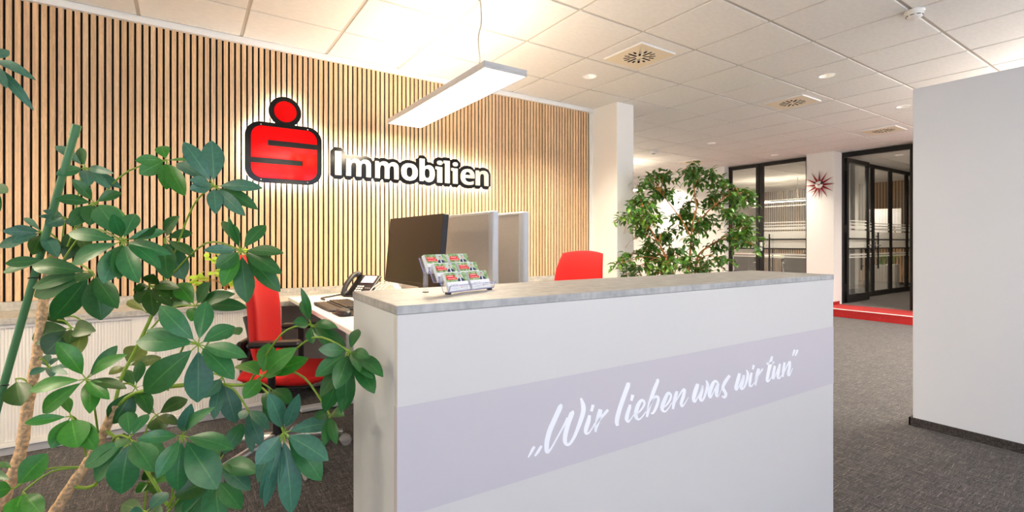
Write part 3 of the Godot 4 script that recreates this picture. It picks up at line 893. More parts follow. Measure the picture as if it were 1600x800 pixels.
	ink("letter", [[9459,7763,9588,7720,9434,7735,9584,7684,9409,7708,9579,7649,9382,7671,9566,7605,9349,7618,9539,7548,9312,7554,9505,7484,9283,7490,9475,7425,9262,7428,9448,7370,9249,7366,9424,7319,9249,7307,9410,7281,9269,7252,9407,7252,9311,7202,9406,7236,9400,7171,9373,7240,9456,7195,9390,7243,9497,7236,9437,7270,9539,7287,9485,7312,9583,7354,9533,7375,9630,7433,9581,7452,9672,7502,9622,7521,9705,7552,9653,7573,9735,7593,9677,7616,9764,7634,9700,7659], [9707,7668,9804,7643,9677,7612,9802,7579,9647,7557,9799,7515,9621,7503,9790,7451,9594,7450,9766,7391,9568,7393,9738,7339,9557,7331,9722,7299,9573,7268,9720,7260,9607,7210,9726,7223,9663,7162,9724,7212,9746,7146,9709,7214,9804,7165,9732,7219,9854,7202,9767,7246,9906,7262,9804,7304,9961,7341,9841,7384,10006,7416,9874,7462,10044,7482,9902,7529,10073,7549,9923,7589,10081,7619,9935,7639,10052,7685,9934,7681,10003,7738,9922,7728,9957,7786,9908,7780]], c)
	ink("letter", [[10576,7619,10514,7583,10521,7661,10451,7621,10453,7711,10401,7652,10341,7736,10398,7652,10248,7702,10376,7628,10176,7647,10337,7572,10117,7584,10298,7509,10068,7514,10256,7443,10027,7435,10217,7373,10007,7359,10192,7316,10018,7289,10183,7274,10053,7228,10183,7240,10129,7176,10157,7243,10208,7191,10135,7242,10240,7230,10174,7264,10275,7274,10220,7301,10324,7330,10269,7355,10381,7394,10322,7421,10434,7450,10370,7480,10477,7490,10409,7524,10517,7521,10442,7560,10558,7553,10475,7596], [10486,7612,10604,7580,10451,7539,10590,7501,10416,7466,10575,7422,10389,7401,10562,7354,10373,7346,10548,7300,10364,7296,10535,7260,10373,7246,10529,7237,10409,7197,10527,7219,10474,7157,10521,7207,10556,7152,10510,7201,10601,7187,10547,7217,10645,7237,10599,7260,10687,7286,10652,7303]], c)
	ink("letter", [[11089,7792,11204,7725,11013,7747,11139,7672,10935,7702,11076,7621,10865,7653,11019,7571,10804,7597,10960,7520,10752,7537,10906,7470,10716,7479,10873,7429,10708,7426,10869,7406,10725,7380,10878,7388,10751,7336,10897,7358,10794,7283,10933,7314,10840,7233,10985,7259,10861,7203,11023,7193,10860,7176,11015,7131,10846,7145,10980,7081,10846,7135,10911,7049,10856,7134,10815,7068,10810,7152,10757,7105,10754,7176,10709,7136], [10563,7173,10527,7191,10804,7420,10760,7441]], c)
	ink("letter", [[11608,7773,11751,7732,11570,7705,11732,7659,11532,7639,11712,7586,11495,7569,11686,7511,11455,7489,11645,7427,11414,7402,11600,7345,11392,7328,11569,7285,11404,7268,11558,7258,11452,7218,11545,7256,11539,7196,11510,7260,11589,7216,11526,7260,11629,7250,11569,7282,11671,7295,11617,7319,11718,7357,11666,7378,11769,7432,11718,7452,11817,7500,11765,7520,11858,7551,11803,7573,11897,7596,11837,7620,11935,7641,11871,7666], [11865,7678,11986,7649,11832,7608,11976,7572,11799,7538,11966,7495,11769,7472,11948,7420,11736,7406,11913,7348,11702,7338,11873,7285,11686,7277,11851,7244,11710,7221,11843,7235,11780,7180,11825,7240,11851,7172,11820,7237,11906,7183,11845,7239,11963,7207,11884,7256,12018,7247,11924,7290,12076,7311,11964,7352,12135,7391,12003,7434,12181,7467,12035,7511,12210,7534,12058,7574,12227,7600,12075,7630,12224,7664,12083,7678,12193,7723,12080,7718,12145,7769,12067,7760,12100,7812,12051,7805]], c)
	ink("letter", [[12313,7688,12428,7657,12277,7618,12408,7583,12240,7548,12389,7509,12212,7482,12371,7441,12194,7417,12353,7379,12183,7355,12337,7324,12188,7298,12331,7283,12213,7247,12333,7255,12266,7202,12333,7241,12354,7183,12322,7238,12420,7207,12369,7246,12485,7249,12440,7276,12544,7294,12505,7314,12590,7341,12553,7356,12629,7391,12594,7405,12669,7442,12635,7455], [12435,7934,12568,7897,12387,7786,12484,7758]], c)
	ink("letter", [[12709,7780,12862,7737,12673,7719,12841,7672,12636,7658,12820,7607,12605,7590,12794,7539,12581,7509,12760,7463,12563,7423,12720,7382,12551,7347,12687,7314,12549,7291,12665,7266,12554,7247,12648,7228,12559,7205,12632,7190], [12660,7424,12606,7452,12730,7467,12661,7503,12800,7511,12716,7555,12869,7555,12778,7605,12937,7601,12848,7651,13005,7647,12923,7694,13073,7695,12998,7737]], c)
	ink("letter", [[13552,8091,13666,8062,13496,8010,13645,7971,13441,7929,13625,7881,13390,7843,13598,7788,13345,7746,13557,7690,13304,7645,13510,7590,13271,7550,13468,7498,13240,7463,13431,7413,13216,7381,13399,7337,13209,7311,13381,7283,13229,7255,13376,7256,13287,7207,13364,7254,13380,7192,13338,7254,13438,7216,13375,7259,13491,7255,13437,7286,13541,7294,13496,7317,13582,7331,13543,7349,13621,7369,13586,7385,13661,7406,13627,7422], [13274,7805,13246,7888,13351,7803,13323,7888,13430,7801,13398,7887,13512,7802,13475,7886,13597,7808,13557,7885,13681,7817,13645,7884,13765,7827,13735,7883]], c)
	ink("letter", [[13713,7731,13848,7698,13673,7652,13828,7614,13634,7572,13808,7529,13603,7500,13786,7454,13582,7436,13760,7391,13569,7376,13733,7339,13571,7324,13717,7306,13600,7278,13711,7293,13670,7244,13690,7295,13737,7252,13682,7291,13771,7282,13712,7308,13806,7326,13752,7347,13847,7379,13796,7398,13895,7441,13844,7459,13949,7513,13895,7531,14003,7585,13947,7604], [14050,7762,14169,7733,14008,7687,14153,7652,13966,7613,14137,7572,13933,7538,14121,7494,13907,7457,14097,7414,13889,7375,14072,7338,13891,7304,14060,7285,13928,7245,14058,7262,14002,7204,14051,7256,14089,7198,14047,7249,14143,7226,14087,7259,14193,7267,14146,7291,14241,7307,14207,7324]], c)
	ink("letter", [[14347,7771,14489,7741,14311,7676,14471,7642,14275,7582,14453,7543,14248,7491,14430,7452,14238,7409,14402,7374,14237,7331,14370,7303,14236,7254,14337,7232], [14405,7385,14358,7403,14486,7467,14430,7488,14567,7549,14502,7575,14641,7617,14567,7648,14711,7673,14628,7710,14771,7713,14684,7760,14716,7730,14815,7760,14700,7709,14848,7688,14677,7632,14849,7600,14651,7552,14837,7511,14622,7477,14807,7429,14589,7396,14766,7351,14575,7325,14741,7296,14595,7264,14736,7263,14664,7207,14717,7258,14770,7214,14696,7257,14830,7276,14765,7303,14903,7369,14855,7387,14980,7460,14941,7474]], c)
	ink("quotation_mark", [[15036,8149,15149,8119,15016,8118,15135,8086,14996,8088,15121,8053,14977,8055,15098,8019,14958,8017,15063,7983,14939,7974,15021,7947,14920,7931,14980,7911]], c)
	ink("quotation_mark", [[15229,8126,15355,8094,15209,8096,15341,8061,15190,8066,15327,8028,15171,8034,15302,7992,15148,7996,15262,7956,15123,7954,15213,7921,15097,7911,15165,7886]], c)

# ================================================================ lit sign
func outer(polys) -> PackedVector2Array:
	var best = PackedVector2Array()
	var most = -1.0
	for p in polys:
		var a = 0.0
		for i in p.size():
			var q = p[(i + 1) % p.size()]
			a += p[i].x * q.y - q.x * p[i].y
		if absf(a) > most: most = absf(a); best = p
	return best

func build_sign():
	var z = -4.228
	# the emblem: a black plate in the outline of a square with a dot, red shapes in front of it
	var t = thing("emblem_sign", "backlit black sign with red slotted square and red dot on the slatted wall", "sign", V(0.654, 1.9115, z))
	var body = round_rect(-0.281, -0.237, 0.281, 0.237, 0.115, 12)
	var plate = outer(Geometry2D.merge_polygons(body, disc(0.003, 0.334, 0.120, 48)))
	var s = st(); prism(s, plate, -0.022, 0.0); part("backing_plate", s, M.gloss_black, t)
	var led = outer(Geometry2D.offset_polygon(plate, -0.010, Geometry2D.JOIN_ROUND))
	s = st(); prism(s, led, -0.042, -0.0225); part("backlight_led", s, M.sign_led, t)
	var red = round_rect(-0.240, -0.201, 0.240, 0.203, 0.082, 12)
	red = outer(Geometry2D.clip_polygons(red, PackedVector2Array([Vector2(-0.123, 0.054), Vector2(0.3, 0.054), Vector2(0.3, 0.098), Vector2(-0.123, 0.098)])))
	red = outer(Geometry2D.clip_polygons(red, PackedVector2Array([Vector2(-0.3, -0.088), Vector2(0.131, -0.088), Vector2(0.131, -0.046), Vector2(-0.3, -0.046)])))
	s = st(); prism(s, red, 0.0, 0.012); part("slotted_square", s, M.gloss_red, t)
	s = st(); prism(s, disc(0.003, 0.334, 0.082, 48), 0.0, 0.012); part("dot", s, M.gloss_red, t)
	for p in [Vector2(-0.17, 0.214), Vector2(0.17, 0.214), Vector2(-0.17, -0.214), Vector2(0.17, -0.214)]: screw(t, p)
	halo(V(0.654, 1.91, -4.272), Vector2(0.50, 0.42), 1.2)
	halo(V(0.657, 2.245, -4.272), Vector2(0.16, 0.16), 0.22)
	# the word
	var w = thing("lettering_sign", "backlit white word sign on a black outline plate beside the red emblem", "sign", V(1.78, 1.775, z))
	var font = SystemFont.new(); font.font_names = PackedStringArray(["Droid Sans"]); font.font_weight = 700
	var outlines = []
	var letters = []
	for l in [["I", 1.037, 1.090, 0.0], ["m", 1.129, 1.341, 0.0], ["m", 1.379, 1.592, 0.0], ["o", 1.618, 1.775, 0.0], ["b", 1.797, 1.946, 0.0], ["i", 1.973, 2.026, 1.0], ["l", 2.056, 2.103, 1.0], ["i", 2.138, 2.190, 1.0], ["e", 2.224, 2.374, 0.0], ["n", 2.391, 2.535, 0.0]]:
		if l[0] == "I":
			var bar = PackedVector2Array([Vector2(l[1] - 1.78, 0), Vector2(l[2] - 1.78, 0), Vector2(l[2] - 1.78, 0.2), Vector2(l[1] - 1.78, 0.2)])
			s = st(); prism(s, bar, 0.0, 0.014); part("letter", s, M.letter_white, w); join_into(outlines, bar)
			continue
		var tm = TextMesh.new(); tm.text = l[0]; tm.font = font; tm.font_size = 64; tm.pixel_size = 0.01; tm.depth = 0.02; tm.curve_step = 1.0
		var a = tm.get_mesh_arrays()
		var vs = a[Mesh.ARRAY_VERTEX]
		var ix = a[Mesh.ARRAY_INDEX]
		var lo = Vector3(1e9, 1e9, 1e9)
		var hi = -lo
		for v in vs: lo = lo.min(v); hi = hi.max(v)
		# heights: capitals 0.20, x-height 0.148, ascenders 0.21
		var y0 = 0.0
		var y1 = 0.20
		if l[0] in ["m", "n"]: y1 = 0.150
		if l[0] in ["o", "e"]: y0 = -0.003; y1 = 0.153
		if l[0] in ["b"]: y0 = -0.003; y1 = 0.208
		if l[0] in ["l"]: y1 = 0.212
		if l[0] in ["i"]: y1 = 0.207
		var lx0 = l[1] - 1.78
		var lx1 = l[2] - 1.78
		var q = PackedVector3Array()
		for v in vs: q.append(V(lerpf(lx0, lx1, (v.x - lo.x) / (hi.x - lo.x)), lerpf(y0, y1, (v.y - lo.y) / (hi.y - lo.y)), 0.014 if v.z > (lo.z + hi.z) * 0.5 else 0.0))
		s = st()
		for i in range(0, ix.size(), 3):
			s.set_smooth_group(-1)
			s.add_vertex(q[ix[i]]); s.add_vertex(q[ix[i + 1]]); s.add_vertex(q[ix[i + 2]])
			if q[ix[i]].z > 0.01 and q[ix[i + 1]].z > 0.01 and q[ix[i + 2]].z > 0.01:
				join_into(outlines, PackedVector2Array([v2(q[ix[i]]), v2(q[ix[i + 1]]), v2(q[ix[i + 2]])]))
		if l[3] > 0.5:   # small flag at the top of the stem
			var ty = 0.212 if l[0] == "l" else 0.149
			var fl = PackedVector2Array([Vector2(lx0 - 0.016, ty - 0.024), Vector2(lx0 + 0.004, ty - 0.028), Vector2(lx0 + 0.004, ty), Vector2(lx0 - 0.016, ty)])
			prism(s, fl, 0.0, 0.0138); join_into(outlines, fl)
		part("letter", s, M.letter_white, w)
	var pl = outer(outlines)
	pl = thin_out(pl, 0.0012)
	s = st(); prism(s, pl, -0.022, -0.0005); part("backing_plate", s, M.gloss_black, w)
	led = outer(Geometry2D.offset_polygon(pl, -0.009, Geometry2D.JOIN_ROUND))
	s = st(); prism(s, led, -0.042, -0.0225); part("backlight_led", s, M.sign_led, w)
	halo(V(1.78, 1.87, -4.272), Vector2(1.45, 0.16), 0.8)

func halo(p, size, e):
	var a = AreaLight3D.new(); a.name = nm("sign_backlight"); add_child(a, true)
	a.area_size = size; a.area_normalize_energy = true; a.light_color = Color(0.90, 0.95, 1.0); a.light_energy = e
	a.shadow_enabled = true; a.area_range = 5.0; a.position = p

func screw(t, p):
	var s = st(); lathe(s, [Vector2(0.006, 0.0), Vector2(0.006, 0.002), Vector2(0.0, 0.003)], 12, Transform3D(Basis(Vector3.RIGHT, PI / 2), V(p.x, p.y, 0)))
	part("screw", s, M.chrome, t)

func v2(v) -> Vector2: return Vector2(v.x, v.y)

func join_into(list, poly):
	var p = outer(Geometry2D.offset_polygon(ccw(poly), 0.034, Geometry2D.JOIN_ROUND))
	if p.size() < 3: return
	p = thin_out(p, 0.0012)
	var keep = []
	for q in list:
		if Geometry2D.intersect_polygons(p, q).is_empty(): keep.append(q)
		else: p = thin_out(outer(Geometry2D.merge_polygons(p, q)), 0.0006)
	keep.append(p)
	list.clear()
	list.append_array(keep)

func ccw(p: PackedVector2Array) -> PackedVector2Array:
	if Geometry2D.is_polygon_clockwise(p): p.reverse()
	return p

func thin_out(p: PackedVector2Array, d: float) -> PackedVector2Array:
	var r = PackedVector2Array()
	for q in p:
		if r.is_empty() or r[r.size() - 1].distance_to(q) > d: r.append(q)
	return r

# ================================================================ sideboards
func build_sideboards():
	var xs = [-0.222, -1.022, -1.822, 1.42, 2.22, 3.02]
	var lab = ["white roller-shutter sideboard under the grey worktop, the one ending at the desk", "white roller-shutter sideboard behind the green support stake of the umbrella plant", "white roller-shutter sideboard by the far side wall", "white roller-shutter sideboard behind the privacy screens", "white roller-shutter sideboard behind the red chair at the second desk", "white roller-shutter sideboard next to the white column"]
	var t = thing("sideboard", lab[0], "sideboard", V(xs[0], 0, 0), 0.0, "")
	var w = 0.8
	var z0 = -4.27
	var z1 = -3.872
	var y1 = 0.744
	slab_part("side_panel", 0.0, 0.019, 0.05, y1, z0, z1, M.cabinet_white, t, 0.001)
	slab_part("side_panel", w - 0.019, w - 0.0005, 0.05, y1, z0, z1, M.cabinet_white, t, 0.001)
	slab_part("top_board", 0.019, w - 0.019, y1 - 0.019, y1, z0, z1, M.cabinet_white, t)
	slab_part("bottom_board", 0.019, w - 0.019, 0.05, 0.074, z0, z1, M.cabinet_white, t)
	slab_part("plinth", 0.0, w - 0.0005, 0.004, 0.05, z0 + 0.02, z1 - 0.008, M.plinth_grey, t)
	slab_part("guide_rail", 0.019, 0.055, 0.074, y1 - 0.019, z1 - 0.018, z1 - 0.002, M.cabinet_white, t)
	slab_part("guide_rail", w - 0.055, w - 0.019, 0.074, y1 - 0.019, z1 - 0.018, z1 - 0.002, M.cabinet_white, t)
	var s = st()
	s.set_smooth_group(1)
	var x = 0.055
	while x < w - 0.058:
		var pr = [V(x, 0, z1 - 0.012), V(x + 0.002, 0, z1 - 0.009), V(x + 0.0125, 0, z1 - 0.009), V(x + 0.0145, 0, z1 - 0.012)]
		for i in 3: quad(s, pr[i] + V(0, 0.076, 0), pr[i + 1] + V(0, 0.076, 0), pr[i + 1] + V(0, y1 - 0.02, 0), pr[i] + V(0, y1 - 0.02, 0))
		x += 0.0145
	part("roller_shutter", s, M.cabinet_white, t, "stuff")
	for i in range(1, 6): copy(t, lab[i]).position.x = xs[i]
	var wt = thing("worktop", "long grey laminate worktop with upstand along the slatted wall", "worktop", V(0, 0, 0))
	slab_part("board", XL + 0.002, 3.968, 0.745, 0.780, -4.2865, -3.858, M.worktop_laminate, wt, 0.0015)
	slab_part("upstand", XL + 0.002, 3.968, 0.7805, 0.8370, -4.2865, -4.272, M.worktop_laminate, wt, 0.001)
	slab_part("support_panel", 0.58, 1.418, 0.02, 0.744, -4.262, -4.244, M.taupe_panel, wt)

# ================================================================ desks
func build_desks():
	var dy = 0.81
	var t = thing("office_desk", "white office desk beside the counter holding monitor, phone and keyboard", "desk", V(0.62, 0, -2.98))
	var s = st(); box(s, V(0.40, dy - 0.0125, 0), V(0.80, 0.025, 1.76), 0.002); part("desk_top", s, M.desk_white, t)
	for z in [-0.72, 0.72]:
		s = st(); box(s, V(0.42, 0.43, z), V(0.09, 0.71, 0.05), 0.003); part("leg", s, M.alu_paint, t)
		s = st(); box(s, V(0.40, 0.025, z), V(0.70, 0.03, 0.075), 0.006); part("foot", s, M.alu_paint, t)
	s = st(); slab(s, 0.39, 0.45, dy - 0.075, dy - 0.026, -0.70, 0.70); part("crossbeam", s, M.alu_paint, t)
	var d2 = copy(t, "second white office desk behind the privacy screens"); d2.position = V(1.69, 0, -2.98)
	# privacy screens between the desks
	var p = thing("privacy_screen", "taller-looking beige fabric desk screen behind the monitor", "screen", V(1.45, 0, -2.335))
	s = st(); slab(s, -0.012, 0.012, 0.62, 1.372, -1.45, -0.05, 0.002); part("fabric_panel", s, M.screen_fabric, p)
	s = st(); slab(s, -0.016, 0.016, 1.372, 1.386, -1.45, -0.05, 0.002); slab(s, -0.016, 0.016, 0.606, 0.62, -1.45, -0.05, 0.002); part("edge_rail", s, M.alu_paint, p)
	for z in [-0.022, -1.432]:
		s = st(); box(s, V(0, 0.695, z), V(0.040, 1.385, 0.055), 0.006)
		for k in [-0.008, 0.008]: slab(s, -0.0215, 0.0215, 0.02, 1.38, z + k - 0.004, z + k + 0.004)
		part("post", s, M.alu_paint, p)
	for z in [-0.022, -1.432]:
		s = st(); box(s, V(0, 0.006, z), V(0.10, 0.012, 0.16), 0.003); part("base_plate", s, M.alu_paint, p)
	var p2 = copy(p, "second beige fabric desk screen standing next to the wooden wall's far part"); p2.position = V(1.635, 0, -2.30)
	p2.set_meta("label", "second beige fabric desk screen, partly hidden behind the first one's post")
	p.set_meta("label", "beige fabric desk screen with aluminium post directly behind the monitor")
	monitor(dy)
	phone(dy)
	keyboard(dy)

func monitor(dy):
	# faces the office chair, leaning back a little
	var t = thing("monitor", "large black monitor switched off, standing on the desk and turned away", "monitor", V(1.10, dy, -2.70), -PI / 2 + 0.03)
	# local: x to the viewer's right, z out of the screen
	var tilt = Transform3D(Basis(Vector3.RIGHT, -0.09), V(0, 0.350, 0.0))
	var s = st()
	box(s, V(0, 0, -0.014), V(0.74, 0.404, 0.034), 0.004, tilt)
	part("casing", s, M.black_plastic, t)
	s = st()
	for k in [[0, 0.1975, 0.74, 0.009], [0, -0.191, 0.74, 0.022], [-0.3655, 0, 0.009, 0.386], [0.3655, 0, 0.009, 0.386]]: box(s, V(k[0], k[1], 0.0015), V(k[2], k[3], 0.005), 0.001, tilt)
	part("bezel", s, M.black_plastic, t)
	s = st(); box(s, V(0, 0.003, 0.0003), V(0.722, 0.380, 0.0015), 0.0, tilt); part("screen", s, M.monitor_brown_reflection, t)
	s = st(); box(s, V(0, 0.19, -0.075), V(0.09, 0.37, 0.03), 0.006); box(s, V(0, 0.32, -0.045), V(0.12, 0.12, 0.045), 0.006); part("stand", s, M.dark_grey_plastic, t)
	s = st(); box(s, V(0, 0.008, -0.05), V(0.30, 0.014, 0.22), 0.005); part("foot", s, M.dark_grey_plastic, t)
	# white leads behind it
	var c = thing("cable_bundle", "white looped cables on the desk between phone and monitor", "cable", V(1.18, dy, -3.28))
	for k in 4:
		s = st()
		var o = 0.035 * k
		tube(s, curve([V(-0.05 - o, 0.004, -0.02), V(-0.03 - o * 0.6, 0.05 + 0.01 * k, -0.10), V(0.02, 0.105 + 0.010 * k, -0.06), V(0.05 + o * 0.3, 0.05, 0.03), V(0.06 + o * 0.2, 0.004, 0.08)], 6), 0.0035, 8)
		part("cable", s, M.white_plastic, c)

func phone(dy):
	var t = thing("desk_phone", "black desk telephone with lit screen and handset in its cradle", "telephone", V(1.06, dy, -3.62), -PI / 2 + 0.55)
	# local: x across, z to the user; the body is a wedge on a foot
	var tl = Transform3D(Basis(Vector3.RIGHT, 0.75), V(0, 0.075, -0.03))
	var s = st(); box(s, V(0.02, 0, 0), V(0.21, 0.022, 0.21), 0.006, tl); part("body", s, M.black_plastic, t)
	s = st(); box(s, V(0.0, 0.03, -0.07), V(0.16, 0.06, 0.05), 0.004); box(s, V(0.0, 0.006, 0.0), V(0.16, 0.012, 0.15), 0.003); part("foot", s, M.black_plastic, t)
	s = st(); box(s, V(0.045, 0.012, -0.055), V(0.125, 0.003, 0.082), 0.001, tl); part("screen_frame", s, M.gloss_black, t)
	s = st(); box(s, V(0.045, 0.0142, -0.055), V(0.112, 0.002, 0.068), 0.0, tl); part("screen", s, M.phone_glow, t)
	for r in 4:
		for q in 3:
			s = st(); box(s, V(-0.012 + 0.022 * q, 0.013, 0.016 + 0.021 * r), V(0.015, 0.005, 0.012), 0.001, tl); part("key", s, M.white_plastic, t)
	for q in 3:
		s = st(); box(s, V(0.065 + 0.018 * q, 0.013, 0.03), V(0.010, 0.004, 0.010), 0.001, tl); part("key", s, M.grey_plastic, t)
	# handset
	s = st()
	var h = []
	for p in [V(-0.085, 0.022, 0.105), V(-0.088, 0.045, 0.06), V(-0.088, 0.052, 0.0), V(-0.088, 0.045, -0.06), V(-0.085, 0.022, -0.105)]: h.append(tl * p)
	tube(s, curve(h, 5), 0.019, 12)
	for p in [V(-0.085, 0.022, 0.095), V(-0.085, 0.022, -0.095)]: lathe(s, [Vector2(0, -0.014), Vector2(0.024, -0.012), Vector2(0.028, 0.0), Vector2(0.024, 0.012), Vector2(0, 0.016)], 16, Transform3D(tl.basis, tl * p))
	part("handset", s, M.dark_grey_plastic, t)
	s = st(); tube(s, curve([V(-0.08, 0.02, 0.08), V(-0.14, 0.007, 0.13), V(-0.12, 0.006, 0.24), V(-0.03, 0.006, 0.30)], 8), 0.006, 8); part("cord", s, M.dark_grey_plastic, t)

func keyboard(dy):
	var t = thing("keyboard", "flat dark keyboard with a wrist rest on the white desk", "keyboard", V(0.80, dy, -3.10), -PI / 2)
	var s = st(); box(s, V(0, 0.009, -0.03), V(0.43, 0.016, 0.14), 0.004); part("base", s, M.dark_grey_plastic, t)
	s = st()
	for r in 6:
		for q in 19:
			if r == 5 and q > 3 and q < 9: continue
			box(s, V(-0.199 + 0.0221 * q, 0.020, -0.089 + 0.0205 * r), V(0.0185, 0.007, 0.017), 0.0015)
	box(s, V(-0.065, 0.020, 0.0135), V(0.105, 0.007, 0.017), 0.0015)
	part("keys", s, M.black_plastic, t, "stuff")
	s = st(); box(s, V(0, 0.008, 0.082), V(0.43, 0.014, 0.075), 0.005); part("wrist_rest", s, M.dark_grey_plastic, t)
	var mp = thing("mouse_pad", "dark mouse pad with raised gel cushion at the desk edge", "mouse pad", V(0.80, dy, -2.76), -PI / 2)
	s = st(); prism(s, round_rect(-0.10, -0.12, 0.10, 0.12, 0.03), 0.0, 0.004, Transform3D(Basis(Vector3.RIGHT, -PI / 2), V(0, 0.0005, 0))); part("mat", s, M.black_plastic, mp)
	s = st(); lathe(s, [Vector2(0.06, 0.0), Vector2(0.062, 0.012), Vector2(0.05, 0.022), Vector2(0.02, 0.024), Vector2(0, 0.024)], 24, Transform3D(Basis.from_scale(V(1.5, 1, 0.6)), V(0, 0.004, 0.075))); part("gel_cushion", s, M.dark_grey_plastic, mp)
	var mo = thing("computer_mouse", "black computer mouse lying on its pad beside the keyboard", "mouse", V(0.83, dy + 0.0047, -2.76), -PI / 2)
	s = st(); lathe(s, [Vector2(0.0, 0.0), Vector2(0.030, 0.0), Vector2(0.032, 0.010), Vector2(0.028, 0.026), Vector2(0.018, 0.036), Vector2(0, 0.039)], 24, Transform3D(Basis.from_scale(V(1.0, 1, 1.75)), Vector3.ZERO)); part("shell", s, M.black_plastic, mo)
	s = st(); rod(s, V(-0.004, 0.035, -0.026), V(0.004, 0.035, -0.026), 0.007, 12); part("scroll_wheel", s, M.grey_plastic, mo)

# ================================================================ office chairs
func build_chairs():
	var t = thing("office_chair", "red office swivel chair at the desk, seen past the umbrella plant", "chair", V(0.43, 0, -3.0), -0.42, "")
	# local +x is forward
	for k in 5:
		var a = deg_to_rad(51.6 - 72.0 * k)
		var d = V(cos(a), 0, sin(a))
		var s = st()
		tube(s, [d * 0.03 + V(0, 0.115, 0), d * 0.17 + V(0, 0.105, 0), d * 0.345 + V(0, 0.082, 0)], [0.030, 0.024, 0.017], 10); part("base_leg", s, M.silver, t)
		var side = V(-d.z, 0, d.x)
		s = st()
		for q in [-0.013, 0.013]: rod(s, d * 0.365 + V(0, 0.031, 0) + side * (q - 0.008), d * 0.365 + V(0, 0.031, 0) + side * (q + 0.008), 0.030, 18)
		lathe(s, [Vector2(0.034, 0), Vector2(0.031, 0.018), Vector2(0.012, 0.033), Vector2(0.0, 0.034)], 14, Transform3D(Basis(), d * 0.36 + V(0, 0.034, 0)))
		part("castor", s, M.grey_plastic, t)
	var s = st(); rod(s, V(0, 0.08, 0), V(0, 0.30, 0), 0.028, 16); rod(s, V(0, 0.28, 0), V(0, 0.40, 0), 0.018, 16); part("gas_column", s, M.black_plastic, t)
	s = st(); box(s, V(0.03, 0.415, 0), V(0.24, 0.05, 0.18), 0.012); box(s, V(0.05, 0.447, 0), V(0.34, 0.018, 0.38), 0.006); part("seat_mechanism", s, M.black_plastic, t)
	s = st(); rod(s, V(0.06, 0.42, -0.08), V(0.06, 0.42, -0.25), 0.008, 10); box(s, V(0.06, 0.42, -0.26), V(0.03, 0.012, 0.05), 0.004); part("height_lever", s, M.black_plastic, t)
	s = st()
	pad(s, 0.49, 0.47, 0.036, 0.0, -0.012, 0.06, Transform3D(Basis(V(0, 0, 1), V(1, 0, 0), V(0, 1, 0)), V(0.07, 0.492, 0)))
	part("seat", s, M.red_fabric, t)
	# backrest: local x of the pad runs across, y up, z forward
	s = st()
	var lean = Basis(V(0, 0, 1), V(-0.30, 0.954, 0).normalized(), V(0.954, 0.30, 0).normalized())
	pad(s, 0.46, 0.64, 0.030, 0.055, 0.034, 0.11, Transform3D(lean, V(-0.125, 0.83, 0)), 22)
	part("backrest", s, M.red_fabric, t)
	s = st(); tube(s, curve([V(0.0, 0.41, 0), V(-0.13, 0.42, 0), V(-0.17, 0.50, 0), V(-0.135, 0.66, 0), V(-0.165, 0.80, 0)], 5), [0.03, 0.03, 0.03, 0.03, 0.03, 0.03, 0.03, 0.03, 0.03, 0.03, 0.03, 0.03, 0.028, 0.028, 0.026, 0.026, 0.024, 0.024, 0.022, 0.022, 0.02], 10); part("back_support", s, M.dark_grey_plastic, t)
	s = st(); box(s, V(-0.175, 0.62, 0), V(0.04, 0.10, 0.16), 0.012); part("lumbar_adjuster", s, M.black_plastic, t)
	for z in [-1.0, 1.0]:
		s = st(); tube(s, [V(0.05, 0.43, z * 0.10), V(0.05, 0.43, z * 0.27), V(0.05, 0.47, z * 0.285), V(0.05, 0.685, z * 0.285)], [0.018, 0.018, 0.018, 0.020], 10); part("arm_support", s, M.black_plastic, t)
		s = st(); box(s, V(0.065, 0.695, z * 0.285), V(0.25, 0.028, 0.085), 0.012); part("armrest", s, M.black_plastic, t)
	var c2 = copy(t, "red office swivel chair at the second desk, its back showing above the counter")
	c2.position = V(2.60, 0, -2.98); c2.rotation.y = PI + 0.42

# ================================================================ plants
func leaf_blade(s, a: Vector3, b: Vector3, w: float, n: Vector3, arch: float, fold: float):
	var ax = b - a
	var side = ax.cross(n).normalized()
	var up = side.cross(ax).normalized()
	var rows = []
	var nn = 9
	for i in nn + 1:
		var t = float(i) / nn
		var hw = w * 0.5 * pow(maxf(sin(PI * pow(t, 1.12) * 0.985), 0.0), 0.78) * 1.04
		if t > 0.9: hw *= 1.0 - 0.3 * pow((t - 0.9) / 0.1, 2.0)
		if i == 0: hw = w * 0.02
		var c = a + ax * t + up * arch * sin(PI * t)
		var row = []
		for k in 5:
			var u = (k - 2) * 0.5
			row.append([c + side * hw * u + up * (fold * w * absf(u) * absf(u) * sin(PI * t)), Vector2(0.5 + 0.5 * u, t)])
		rows.append(row)
	s.set_smooth_group(1)
	for i in nn:
		for k in 4:
			var p = [rows[i][k], rows[i][k + 1], rows[i + 1][k + 1], rows[i + 1][k]]
			quad_uv(s, p[0][0], p[1][0], p[2][0], p[3][0], p[0][1], p[1][1], p[2][1], p[3][1])

